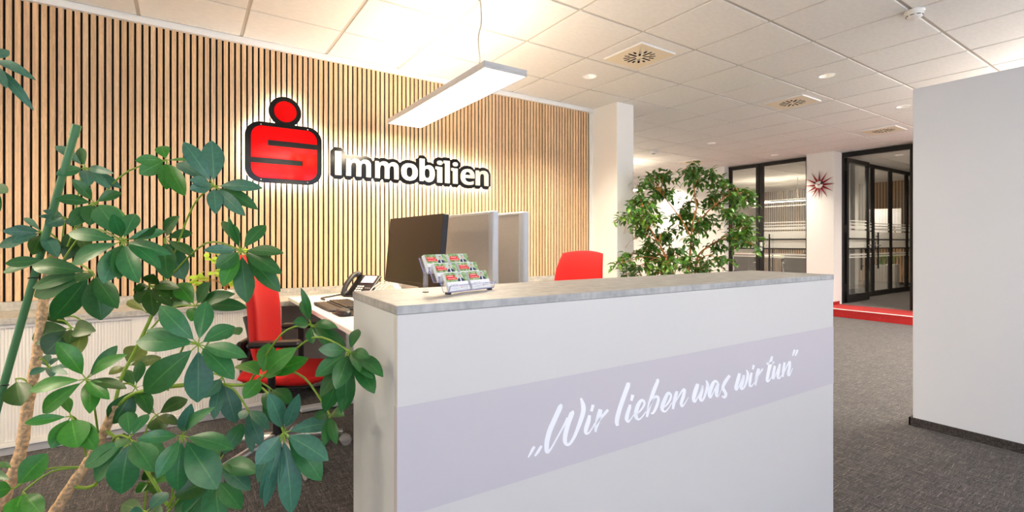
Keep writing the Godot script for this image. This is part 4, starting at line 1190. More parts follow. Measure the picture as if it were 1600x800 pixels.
func cluster(p, c: Vector3, from: Vector3, tint: int, tips: Array):
	var s = st()
	var mid = from.lerp(c, 0.55) + V(0, 0.035 * from.distance_to(c) / 0.2, 0)
	tube(s, curve([from, mid, c], 5), 0.0024, 7)
	var blades = []
	for i in range(0, tips.size(), 4):
		var tip = V(tips[i] * 0.001, tips[i + 1] * 0.001, tips[i + 2] * 0.001)
		var b = c.lerp(tip, 0.13)
		tube(s, [c, b], 0.0014, 5)
		blades.append([b, tip, tips[i + 3] * 0.001])
	var stalk = part("leaf_stalk", s, M.stalk_green, p)
	for q in blades:
		var to_eye = (V(0, EYE, 0) - q[1]).normalized()
		var n = (to_eye + V(0, 0.30, 0) + V(rng.randf_range(-0.35, 0.35), rng.randf_range(-0.2, 0.2), rng.randf_range(-0.35, 0.35))).normalized()
		var ln = q[0].distance_to(q[1])
		var ls = st(); leaf_blade(ls, q[0], q[1], q[2], n, ln * rng.randf_range(0.03, 0.12), rng.randf_range(0.02, 0.16))
		var kind = tint
		if rng.randf() < 0.15: kind = rng.randi() % 5
		part("leaflet", ls, M["leaf_%d" % kind], stalk)

func trunk(p, pts, r):
	var cs = curve(pts, 4)
	var rs = []
	for i in cs.size(): rs.append(r * (1.0 - 0.35 * i / cs.size()) * (1.0 + 0.07 * sin(i * 2.3)))
	var s = st(); tube(s, cs, rs, 12); part("trunk", s, M.bark, p)

func stem(p, pts, r):
	var s = st(); tube(s, curve(pts, 4), r, 8); part("green_stem", s, M.stalk_green, p)

func build_umbrella_plant():
	var p = thing("umbrella_plant", "tall umbrella plant with glossy finger-like leaves tied to a green stake before the sideboards", "plant")
	var s = st()
	lathe(s, [Vector2(0, 0.002), Vector2(0.13, 0.002), Vector2(0.145, 0.02), Vector2(0.175, 0.27), Vector2(0.178, 0.30), Vector2(0.168, 0.30), Vector2(0.162, 0.26), Vector2(0, 0.26)], 36, Transform3D(Basis(), V(-0.552, 0, -2.002))); part("pot", s, M.planter_grey, p)
	s = st(); lathe(s, [Vector2(0.163, 0.262), Vector2(0.1, 0.272), Vector2(0, 0.276)], 24, Transform3D(Basis(), V(-0.552, 0, -2.002))); part("soil", s, M.soil, p)
	trunk(p, [V(-0.557,0.270,-2.009),V(-0.491,0.395,-1.964),V(-0.431,0.478,-1.925),V(-0.404,0.555,-1.907),V(-0.384,0.631,-1.905),V(-0.374,0.736,-1.911),V(-0.365,0.805,-1.916),V(-0.352,0.913,-1.920),V(-0.342,1.040,-1.925),V(-0.332,1.132,-1.931),V(-0.311,1.211,-1.916)], .016)
	trunk(p, [V(-0.527,0.283,-1.965),V(-0.418,0.358,-1.868),V(-0.324,0.442,-1.781),V(-0.287,0.499,-1.756),V(-0.253,0.562,-1.733),V(-0.214,0.630,-1.707),V(-0.185,0.695,-1.688),V(-0.165,0.751,-1.687),V(-0.158,0.774,-1.682)], .015)
	stem(p, [V(-0.161,0.760,-1.684),V(-0.123,0.796,-1.671),V(-0.058,0.818,-1.615),V(0.013,0.837,-1.531)], .0055)
	stem(p, [V(-0.161,0.760,-1.684),V(-0.146,0.840,-1.698),V(-0.112,0.921,-1.711),V(-0.043,1.099,-1.677)], .0045)
	stem(p, [V(-0.178,0.709,-1.683),V(-0.105,0.649,-1.598),V(-0.039,0.540,-1.518)], .0045)
	stem(p, [V(-0.253,0.559,-1.733),V(-0.219,0.560,-1.698),V(-0.196,0.574,-1.671)], .0045)
	stem(p, [V(0.013,0.837,-1.531),V(0.068,0.843,-1.470),V(0.131,0.852,-1.392),V(0.183,0.900,-1.322)], .004)
	s = st()
	var a = V(-0.562, 0.26, -2.063)
	var b = V(-0.261, 1.543, -1.859)
	tube(s, [a, a.lerp(b, 0.5), b], 0.0095, 14); lathe(s, [Vector2(0.0112, -0.03), Vector2(0.0112, 0.004), Vector2(0.0, 0.005)], 14, Transform3D(frame_of(b - a), b), false)
	part("support_stake", s, M.stake_green, p)
	s = st()
	for f in [0.42, 0.66]:
		var q = a.lerp(b, f)
		tube(s, curve([q + V(0.012, 0, 0.006), q + V(0, 0.002, 0.013), q + V(-0.012, 0, 0.0), q + V(0.0, -0.002, -0.012), q + V(0.012, 0, 0.006)], 4), 0.0018, 6)
	part("tie_wire", s, M.black_plastic, p)
	cluster(p, V(-0.377,1.631,-1.600), V(-0.497,1.344,-1.897), 1, [-356,1674,-1659,20,  -279,1572,-1497,21,  -294,1516,-1557,21,  -327,1548,-1507,20,  -432,1696,-1689,24,  -407,1557,-1553,22])
	cluster(p, V(-0.392,1.340,-1.646), V(-0.497,1.139,-1.897), 0, [-336,1322,-1555,32,  -348,1280,-1555,20,  -457,1380,-1745,28])
	cluster(p, V(-0.249,1.432,-1.911), V(-0.273,1.302,-1.927), 1, [-333,1506,-2026,28,  -272,1502,-1995,28,  -307,1401,-1870,31,  -230,1369,-1824,36,  -171,1406,-1786,22,  -159,1370,-1849,27,  -181,1362,-1807,24])
	cluster(p, V(-0.212,1.320,-1.778), V(-0.283,1.198,-1.874), 0, [-254,1379,-1749,31,  -289,1325,-1753,31,  -156,1353,-1796,31,  -255,1253,-1726,41,  -216,1255,-1725,45,  -131,1267,-1649,31])
	cluster(p, V(-0.127,1.214,-1.505), V(-0.336,1.077,-1.921), 2, [-239,1231,-1593,33,  -230,1157,-1585,39,  -159,1115,-1459,47,  -107,1282,-1559,37,  -183,1301,-1600,55,  -44,1238,-1521,28,  -29,1181,-1420,31,  -49,1148,-1402,34,  -90,1116,-1408,47,  -129,1125,-1436,40,  -59,1249,-1383,29,  -140,1274,-1441,29])
	cluster(p, V(-0.202,1.132,-1.663), V(-0.339,1.059,-1.923), 0, [-330,1148,-1735,43,  -330,1068,-1754,52,  -288,1009,-1716,57,  -183,1008,-1645,70,  -143,1043,-1574,44,  -332,1091,-1749,33,  -225,1112,-1607,32])
	cluster(p, V(-0.326,1.160,-1.878), V(-0.308,1.170,-1.914), 0, [-415,1151,-1895,30,  -432,1125,-1955,40])
	cluster(p, V(-0.348,1.239,-1.941), V(-0.303,1.207,-1.911), 1, [-403,1256,-1926,16,  -426,1241,-1922,27,  -455,1196,-2020,30,  -407,1209,-1924,27,  -355,1175,-1866,39,  -300,1167,-1851,36,  -407,1284,-2049,17])
	cluster(p, V(-0.295,1.283,-1.930), V(-0.300,1.211,-1.909), 1, [-335,1299,-1877,20,  -331,1258,-1879,40,  -255,1255,-1850,27,  -347,1283,-1889,14])
	cluster(p, V(-0.262,1.238,-1.932), V(-0.310,1.179,-1.928), 3, [-293,1194,-1894,44,  -307,1177,-1908,33,  -291,1157,-1898,41,  -242,1185,-1848,37,  -285,1262,-2014,32])
	cluster(p, V(-0.049,1.456,-1.789), V(-0.310,1.173,-1.928), 4, [-63,1507,-1854,38,  -122,1446,-1779,31,  -112,1407,-1774,45,  -47,1363,-1732,45,  -2,1345,-1707,47,  13,1447,-1694,15])
	cluster(p, V(0.063,1.363,-1.546), V(-0.043,1.126,-1.677), 1, [-5,1480,-1587,43,  60,1493,-1596,54,  -22,1432,-1667,34,  8,1347,-1518,35,  64,1283,-1474,36,  129,1279,-1446,33,  161,1298,-1471,34,  171,1355,-1462,34,  8,1372,-1522,30])
	cluster(p, V(0.117,1.189,-1.414), V(-0.043,1.106,-1.677), 0, [81,1266,-1494,35,  87,1273,-1382,14,  176,1255,-1438,36,  196,1183,-1287,31,  36,1190,-1405,25,  63,1146,-1393,42,  196,1132,-1313,38,  199,1084,-1356,42,  128,1057,-1393,48,  75,1101,-1388,39])
	cluster(p, V(-0.050,1.221,-1.682), V(-0.049,1.081,-1.681), 0, [-15,1280,-1592,36,  16,1237,-1693,30,  19,1169,-1576,35,  -5,1104,-1665,58,  -41,1110,-1622,52])
	cluster(p, V(-0.086,1.086,-1.742), V(-0.058,1.045,-1.687), 3, [-108,1040,-1699,44,  -120,1077,-1687,26,  -74,1006,-1666,44,  -15,1083,-1618,30,  -11,1054,-1636,36,  -74,1122,-1666,39,  -33,1032,-1655,32])
	cluster(p, V(-0.095,1.006,-1.772), V(-0.076,1.009,-1.699), 5, [-148,1031,-1888,27])
	cluster(p, V(0.022,1.036,-1.585), V(-0.102,0.939,-1.704), 0, [-19,1092,-1679,49,  -43,1043,-1695,35,  53,1105,-1495,38,  106,1075,-1459,35,  140,1029,-1521,39,  11,1001,-1540,37])
	cluster(p, V(0.024,0.971,-1.355), V(-0.040,0.815,-1.591), 2, [-50,1061,-1405,46,  -96,978,-1431,49,  -80,860,-1413,64,  23,837,-1350,58,  90,900,-1265,45,  115,949,-1254,36,  100,1002,-1379,43,  41,1064,-1416,41,  -77,1003,-1431,30])
	cluster(p, V(0.079,0.863,-1.463), V(-0.001,0.815,-1.565), 1, [58,773,-1408,32,  108,741,-1449,48,  19,817,-1431,25,  39,825,-1423,35])
	cluster(p, V(0.093,0.982,-1.502), V(-0.001,0.829,-1.553), 0, [114,972,-1429,36,  84,961,-1447,30])
	cluster(p, V(-0.208,0.868,-1.607), V(-0.192,0.678,-1.693), 4, [-262,966,-1604,42,  -149,940,-1630,30,  -119,936,-1509,30,  -323,841,-1676,37,  -299,781,-1673,40,  -191,801,-1528,38,  -153,832,-1513,31,  -118,859,-1485,26])
	cluster(p, V(-0.328,0.852,-1.904), V(-0.344,0.881,-1.891), 1, [-375,866,-1997,13,  -348,873,-1990,21,  -313,866,-1956,19,  -360,841,-1869,25,  -242,864,-1791,16,  -310,835,-1831,25,  -272,842,-1814,18])
	cluster(p, V(-0.401,0.823,-1.929), V(-0.359,0.798,-1.901), 3, [-375,762,-1858,61])
	cluster(p, V(-0.235,0.782,-1.601), V(-0.218,0.623,-1.710), 4, [-318,781,-1602,24,  -263,725,-1555,41,  -210,731,-1509,60,  -176,718,-1505,44,  -266,815,-1687,26])
	cluster(p, V(-0.357,0.594,-1.707), V(-0.226,0.610,-1.715), 4, [-298,663,-1715,58,  -394,611,-1672,37])
	cluster(p, V(-0.344,0.576,-1.722), V(-0.226,0.610,-1.715), 4, [-348,540,-1649,46,  -318,531,-1647,41,  -291,544,-1623,41])
	cluster(p, V(-0.420,0.639,-1.749), V(-0.469,0.490,-1.878), 0, [-349,669,-1640,21,  -351,644,-1634,21])
	cluster(p, V(-0.109,0.752,-1.444), V(-0.196,0.574,-1.671), 2, [-120,792,-1526,36,  -77,787,-1495,25,  -59,704,-1331,51,  -125,625,-1446,62,  -197,686,-1502,42,  -177,649,-1494,45,  -128,755,-1383,25])
	cluster(p, V(-0.111,0.714,-1.542), V(-0.196,0.574,-1.671), 0, [-43,701,-1436,34,  -133,732,-1495,34])
	cluster(p, V(-0.007,0.766,-1.352), V(-0.031,0.534,-1.524), 2, [10,857,-1274,31,  52,853,-1233,26,  -87,783,-1329,29,  -52,695,-1315,35,  -15,642,-1348,45,  59,647,-1299,67,  88,750,-1243,40])
	cluster(p, V(0.071,0.676,-1.396), V(-0.039,0.532,-1.518), 2, [121,744,-1426,38,  54,696,-1476,30])
	cluster(p, V(0.064,0.608,-1.449), V(-0.039,0.523,-1.518), 2, [-23,596,-1438,50,  -25,518,-1520,66,  -1,506,-1478,55,  70,532,-1376,59,  111,563,-1345,46,  38,546,-1398,37])
	cluster(p, V(0.065,0.665,-1.400), V(-0.039,0.540,-1.518), 2, [141,674,-1272,43,  126,622,-1303,41,  94,665,-1311,24])
	cluster(p, V(0.180,0.789,-1.179), V(0.131,0.852,-1.392), 1, [144,891,-1140,36,  198,891,-1102,27,  286,787,-1177,37,  254,741,-1090,45,  251,678,-1141,50,  194,609,-1168,48,  123,739,-1160,39,  132,676,-1215,38,  137,641,-1204,28,  143,628,-1193,25,  180,628,-1182,34])
	cluster(p, V(0.293,0.975,-1.067), V(0.183,0.900,-1.322), 0, [328,1011,-1123,23,  315,971,-1000,25,  335,934,-976,33,  316,932,-981,26,  323,898,-993,37,  291,948,-988,22,  252,913,-1017,38,  286,849,-1074,39,  220,935,-1053,33,  229,892,-1050,30,  248,843,-1101,37,  227,989,-1056,28,  269,976,-1147,22,  276,843,-1071,27])
	cluster(p, V(0.247,1.014,-1.230), V(0.131,0.852,-1.392), 0, [219,1105,-1197,18,  246,1067,-1311,26,  204,1026,-1205,28,  240,979,-1172,23,  266,972,-1145,26,  305,972,-1139,28,  286,1016,-1138,23])
	cluster(p, V(0.154,0.884,-1.317), V(0.131,0.852,-1.392), 4, [109,900,-1407,47,  175,954,-1369,44,  212,965,-1211,43,  240,936,-1222,38,  111,849,-1278,37,  185,910,-1238,24])
	cluster(p, V(0.177,0.839,-1.374), V(0.131,0.852,-1.392), 0, [215,813,-1291,38,  161,807,-1304,28,  174,771,-1310,34])
	cluster(p, V(0.127,0.794,-1.383), V(0.068,0.843,-1.470), 1, [132,707,-1309,23,  152,717,-1313,32,  109,784,-1337,22,  164,763,-1285,27])
	cluster(p, V(0.274,0.815,-1.164), V(0.183,0.900,-1.322), 0, [272,771,-1092,22,  249,768,-1105,22,  236,823,-1138,23,  286,832,-1084,25])
	cluster(p, V(-0.115,0.811,-1.689), V(-0.146,0.823,-1.698), 0, [-107,870,-1749,27,  -144,844,-1778,24,  -167,825,-1779,18,  -163,723,-1682,62,  -79,758,-1593,37,  -71,826,-1594,17])
	cluster(p, V(-0.141,0.859,-1.755), V(-0.155,0.796,-1.740), 5, [-107,905,-1792,58,  -60,870,-1766,30,  -174,851,-1706,23])
	cluster(p, V(-0.069,0.728,-1.682), V(-0.105,0.649,-1.598), 3, [4,753,-1702,45,  -18,725,-1569,27,  -48,706,-1595,51,  -103,739,-1784,22])
	cluster(p, V(-0.277,0.961,-1.894), V(-0.311,0.983,-1.916), 3, [-366,934,-1922,70,  -366,1017,-2003,40,  -330,895,-1871,68,  -272,924,-1822,32,  -210,961,-1785,47])
	cluster(p, V(-0.247,0.972,-1.886), V(-0.298,0.993,-1.908), 5, [-260,884,-1834,40,  -226,945,-1810,36])
	cluster(p, V(-0.080,0.557,-1.474), V(-0.103,0.452,-1.573), 1, [-39,571,-1524,34,  -135,547,-1573,36,  -50,565,-1397,39,  -115,569,-1422,41])
	cluster(p, V(-0.084,0.562,-1.645), V(-0.096,0.468,-1.676), 3, [-87,617,-1590,23,  -40,646,-1558,20,  -63,549,-1570,23,  -17,602,-1532,30,  -108,562,-1588,26])

func build_ficus():
	var p = thing("ficus_tree", "bushy weeping fig tree in a planter beyond the end of the counter", "plant")
	var root = V(4.36, 0.38, -3.28)
	var s = st(); lathe(s, [Vector2(0, 0.003), Vector2(0.17, 0.003), Vector2(0.185, 0.02), Vector2(0.215, 0.40), Vector2(0.205, 0.40), Vector2(0.2, 0.36), Vector2(0, 0.36)], 36, Transform3D(Basis(), V(root.x, 0, root.z))); part("planter", s, M.planter_white, p)
	s = st(); lathe(s, [Vector2(0.2, 0.365), Vector2(0, 0.375)], 24, Transform3D(Basis(), V(root.x, 0, root.z))); part("soil", s, M.soil, p)
	var stems = [[root + V(-0.02, 0, 0.0), V(4.30, 0.62, -3.30), V(4.286, 0.861, -3.329), V(4.196, 1.097, -3.389), V(4.111, 1.280, -3.446), V(4.033, 1.436, -3.498)],
		[root + V(0.02, 0, 0.02), V(4.39, 0.62, -3.26), V(4.415, 0.895, -3.243), V(4.432, 1.165, -3.231), V(4.448, 1.402, -3.220), V(4.482, 1.571, -3.198), V(4.47, 1.80, -3.22)],
		[root + V(0.04, 0, -0.02), V(4.43, 0.64, -3.22), V(4.471, 0.895, -3.205), V(4.505, 1.077, -3.183), V(4.617, 1.185, -3.107), V(4.78, 1.30, -3.0)],
		[V(4.440, 1.25, -3.226), V(4.40, 1.42, -3.30), V(4.33, 1.60, -3.40), V(4.25, 1.75, -3.48)],
		[V(4.44, 1.32, -3.225), V(4.56, 1.50, -3.15), V(4.70, 1.66, -3.05), V(4.80, 1.72, -2.98)]]
	var all_pts = []
	for k in stems.size():
		var cs = curve(stems[k], 5)
		var rs = []
		for i in cs.size(): rs.append((0.016 if k < 3 else 0.009) * (1.0 - 0.7 * i / cs.size()))
		s = st(); tube(s, cs, rs, 8); part("stem", s, M.ficus_bark, p)
		for i in range(cs.size() / 2 if k < 3 else 0, cs.size()): all_pts.append(cs[i])
	# twigs reach out to tufts of hanging leaves
	var tufts = [V(4.176,1.848,-3.605), V(4.414,1.942,-3.540), V(4.279,1.925,-3.075), V(4.583,1.907,-3.115), V(4.745,1.811,-3.057), V(4.841,1.740,-2.956), V(4.807,1.431,-2.858), V(4.636,1.251,-2.845), V(4.709,1.165,-3.108), V(4.715,0.974,-3.267), V(4.470,1.020,-2.894), V(4.325,1.212,-3.108), V(4.486,1.479,-3.426), V(4.298,1.702,-3.532), V(4.064,1.667,-3.596), V(3.688,1.506,-3.387), V(3.895,1.441,-3.751), V(4.121,1.341,-3.785), V(4.249,1.306,-3.713), V(3.995,1.074,-3.669), V(3.629,0.994,-3.443), V(4.193,1.030,-3.638), V(4.047,0.951,-3.286), V(4.353,1.095,-3.390), V(4.659,1.640,-3.406), V(4.708,1.628,-3.200), V(4.528,1.536,-2.903), V(4.001,1.463,-3.370), V(4.418,1.283,-3.543), V(4.191,1.018,-3.139), V(4.597,1.438,-3.201)]
	var r = RandomNumberGenerator.new(); r.seed = 77
	var more = []
	for c in tufts:
		c = V(c.x, c.y, maxf(c.z, -3.66) if c.x < 4.5 else c.z)
		more.append(c); more.append(c + V(r.randfn(0, 0.10), r.randfn(-0.05, 0.07), r.randfn(0, 0.12)))
	var tw = st()
	var leaves = []
	for c in more:
		var best = all_pts[0]
		for q in all_pts:
			if q.distance_to(c) + maxf(0.0, q.y - c.y) * 1.2 < best.distance_to(c) + maxf(0.0, best.y - c.y) * 1.2: best = q
		tube(tw, curve([best, best.lerp(c, 0.5) + V(0, 0.06, 0), c], 4), [0.005, 0.0048, 0.0045, 0.004, 0.0038, 0.0035, 0.003, 0.0028, 0.0025], 6)
		for k in 8:
			var d = V(r.randfn(0, 1), r.randfn(0, 0.9), r.randfn(0, 1)).normalized()
			var e = c + V(d.x * 0.13, d.y * 0.10 - 0.02, d.z * 0.13)
			var m = c.lerp(e, 0.5) + V(0, 0.025, 0)
			tube(tw, [c, m, e], 0.0014, 4)
			for j in 7:
				var t = (j + 1) / 7.0
				var at: Vector3 = c.lerp(m, t * 2.0) if t < 0.5 else m.lerp(e, t * 2.0 - 1.0)
				if at.z < -3.70 and at.x < 4.46: continue
				at += V(r.randfn(0, 0.012), r.randfn(0, 0.012), r.randfn(0, 0.012))
				var out = V(d.x * 0.6 + r.randf_range(-0.7, 0.7), r.randf_range(-1.0, 0.45), d.z * 0.6 + r.randf_range(-0.7, 0.7)).normalized()
				var sc = r.randf_range(0.9, 1.35)
				var bs = Basis.looking_at(-out, V(r.randf_range(-0.5, 0.5), 1, r.randf_range(-0.5, 0.5)).normalized())
				leaves.append(Transform3D(bs.scaled(V(sc, sc, sc)), at))
	part("twig", tw, M.ficus_bark, p, "stuff")
	# one leaf: a folded, pointed blade along +z
	var ls = st()
	ls.set_smooth_group(1)
	var rows = [[0.0, 0.0, 0.0], [0.012, 0.0115, 0.002], [0.030, 0.0160, 0.002], [0.048, 0.0105, -0.002], [0.058, 0.004, -0.006], [0.066, 0.0, -0.011]]
	for i in rows.size() - 1:
		var a = rows[i]
		var b = rows[i + 1]
		for sg in [-1.0, 1.0]:
			var q = [V(0, a[2], a[0]), V(sg * a[1], a[2] + a[1] * 0.35, a[0]), V(sg * b[1], b[2] + b[1] * 0.35, b[0]), V(0, b[2], b[0])]
			quad_out(ls, q[0], q[1], q[2], q[3], V(0, -1, 0.03))
	var lm = done(ls)
	# those that show largest are parts, the rest one mass
	leaves.sort_custom(func(a, b): return a.origin.length() < b.origin.length())
	var n = mini(280, leaves.size())
	for i in n:
		var o = mesh_part("leaf", lm, M["ficus_leaf_%d" % (r.randi() % 4)], p)
		o.transform = leaves[i]
	for k in 3:
		var mm = MultiMesh.new(); mm.transform_format = MultiMesh.TRANSFORM_3D; mm.mesh = lm
		var mine = []
		for i in range(n + k, leaves.size(), 3): mine.append(leaves[i])
		mm.instance_count = mine.size()
		for i in mine.size(): mm.set_instance_transform(i, mine[i])
		var mi = MultiMeshInstance3D.new(); mi.name = "foliage"; mi.multimesh = mm; mi.material_override = M["ficus_leaf_%d" % k]; p.add_child(mi, true)
		mi.set_meta("kind", "stuff")

# ================================================================ meeting room behind the glass
func build_meeting_room():
	var t = thing("meeting_table", "white meeting table with black legs behind the glass screen", "table", V(12.3, UP_Y, -6.3))
	var s = st(); box(s, V(0, 0.73, 0), V(2.0, 0.03, 1.1), 0.004); part("table_top", s, M.desk_white, t)
	for x in [-0.9, 0.9]:
		for z in [-0.45, 0.45]:
			s = st(); box(s, V(x, 0.358, z), V(0.05, 0.714, 0.05), 0.003); part("leg", s, M.black_metal, t)
	var p1 = thing("paper_folder", "yellow folder lying on the meeting table", "folder", V(11.75, UP_Y + 0.7455, -6.2), 0.3)
	s = st(); box(s, V(0, 0.006, 0), V(0.24, 0.011, 0.32), 0.001); part("cover", s, M.lime_leaf, p1)
	var p2 = thing("laptop", "closed dark laptop lying on the meeting table", "laptop", V(12.2, UP_Y + 0.7455, -6.1), -0.2)
	s = st(); box(s, V(0, 0.008, 0), V(0.34, 0.015, 0.24), 0.003); part("shell", s, M.dark_grey_plastic, p2)
	# low upholstered chairs
	var c = thing("conference_chair", "dark upholstered conference chair behind the frosted stripes of the glass door", "chair", V(11.05, UP_Y, -5.35), 0.5, "")
	make_conference(c, M.dark_fabric)
	for k in [[V(11.75, UP_Y, -5.30), 1.2, "dark upholstered conference chair beside the corridor end of the meeting table"], [V(10.72, UP_Y, -6.30), 0.0, "dark conference chair with pale frame behind the narrow glass panel"], [V(13.7, UP_Y, -6.3), PI, "dark conference chair at the slatted end of the meeting table"]]:
		var d = copy(c, k[2]); d.position = k[0]; d.rotation.y = k[1]
	var r = thing("lounge_chair", "red upholstered chair at the meeting table behind the glass", "chair", V(11.75, UP_Y, -6.95), -1.4)
	make_conference(r, M.red_fabric)
	# flip chart, planters
	var f = thing("flip_chart", "white flip chart on a wooden tripod behind the corridor glass", "flip chart", V(13.75, UP_Y, -4.72), 0.35)
	s = st(); box(s, V(-0.03, 1.47, 0), V(0.03, 0.80, 0.68), 0.004); part("board", s, M.white_plastic, f)
	s = st(); box(s, V(-0.048, 1.44, 0), V(0.004, 0.70, 0.60)); part("paper_pad", s, M.white_film, f)
	for z in [-0.33, 0.33]:
		s = st(); rod(s, V(-0.22, 0.0, z * 1.25), V(0.0, 1.75, z * 0.5), 0.016); part("leg", s, M.tripod_wood, f)
	s = st(); rod(s, V(0.42, 0.0, 0), V(0.0, 1.75, 0), 0.016); part("leg", s, M.tripod_wood, f)
	var pl = thing("square_planter", "tall white square planter with a grassy plant behind the corridor glass", "planter", V(12.95, UP_Y, -4.45))
	s = st(); box(s, V(0, 0.29, 0), V(0.24, 0.58, 0.24), 0.004); part("pot", s, M.planter_white, pl)
	s = st()
	for k in 26:
		var a = rng.randf() * TAU
		var d = V(cos(a), 0, sin(a))
		tube(s, curve([V(0, 0.57, 0) + d * 0.05, V(0, 0.74, 0) + d * 0.10, V(0, 0.74 + rng.randf() * 0.12, 0) + d * 0.22], 4), [0.006, 0.006, 0.005, 0.005, 0.004, 0.004, 0.003, 0.003, 0.001], 4)
	part("grass_leaves", s, M.ficus_leaf_1, pl, "stuff")
	var pl2 = copy(pl, "second tall white square planter, nearer the slatted wall"); pl2.position = V(13.32, UP_Y, -4.42)

func make_conference(c, m):
	var s = st()
	pad(s, 0.52, 0.48, 0.05, 0.0, 0.0, 0.0, Transform3D(Basis(V(0, 0, 1), V(1, 0, 0), V(0, 1, 0)), V(0.02, 0.42, 0)), 10); part("seat", s, m, c)
	s = st(); pad(s, 0.56, 0.42, 0.035, 0.14, 0.01, 0.0, Transform3D(Basis(V(0, 0, 1), V(-0.15, 0.99, 0), V(0.99, 0.15, 0)), V(-0.22, 0.60, 0)), 12); part("backrest", s, m, c)
	for z in [-1.0, 1.0]:
		for x in [-0.2, 0.22]:
			s = st(); rod(s, V(x * 1.1, 0.0, z * 0.24), V(x, 0.385, z * 0.20), 0.011); part("leg", s, M.silver, c)
		s = st(); tube(s, curve([V(0.22, 0.40, z * 0.26), V(0.22, 0.60, z * 0.28), V(0.10, 0.64, z * 0.28), V(-0.20, 0.63, z * 0.27)], 5), 0.011, 8); part("armrest", s, M.white_plastic, c)

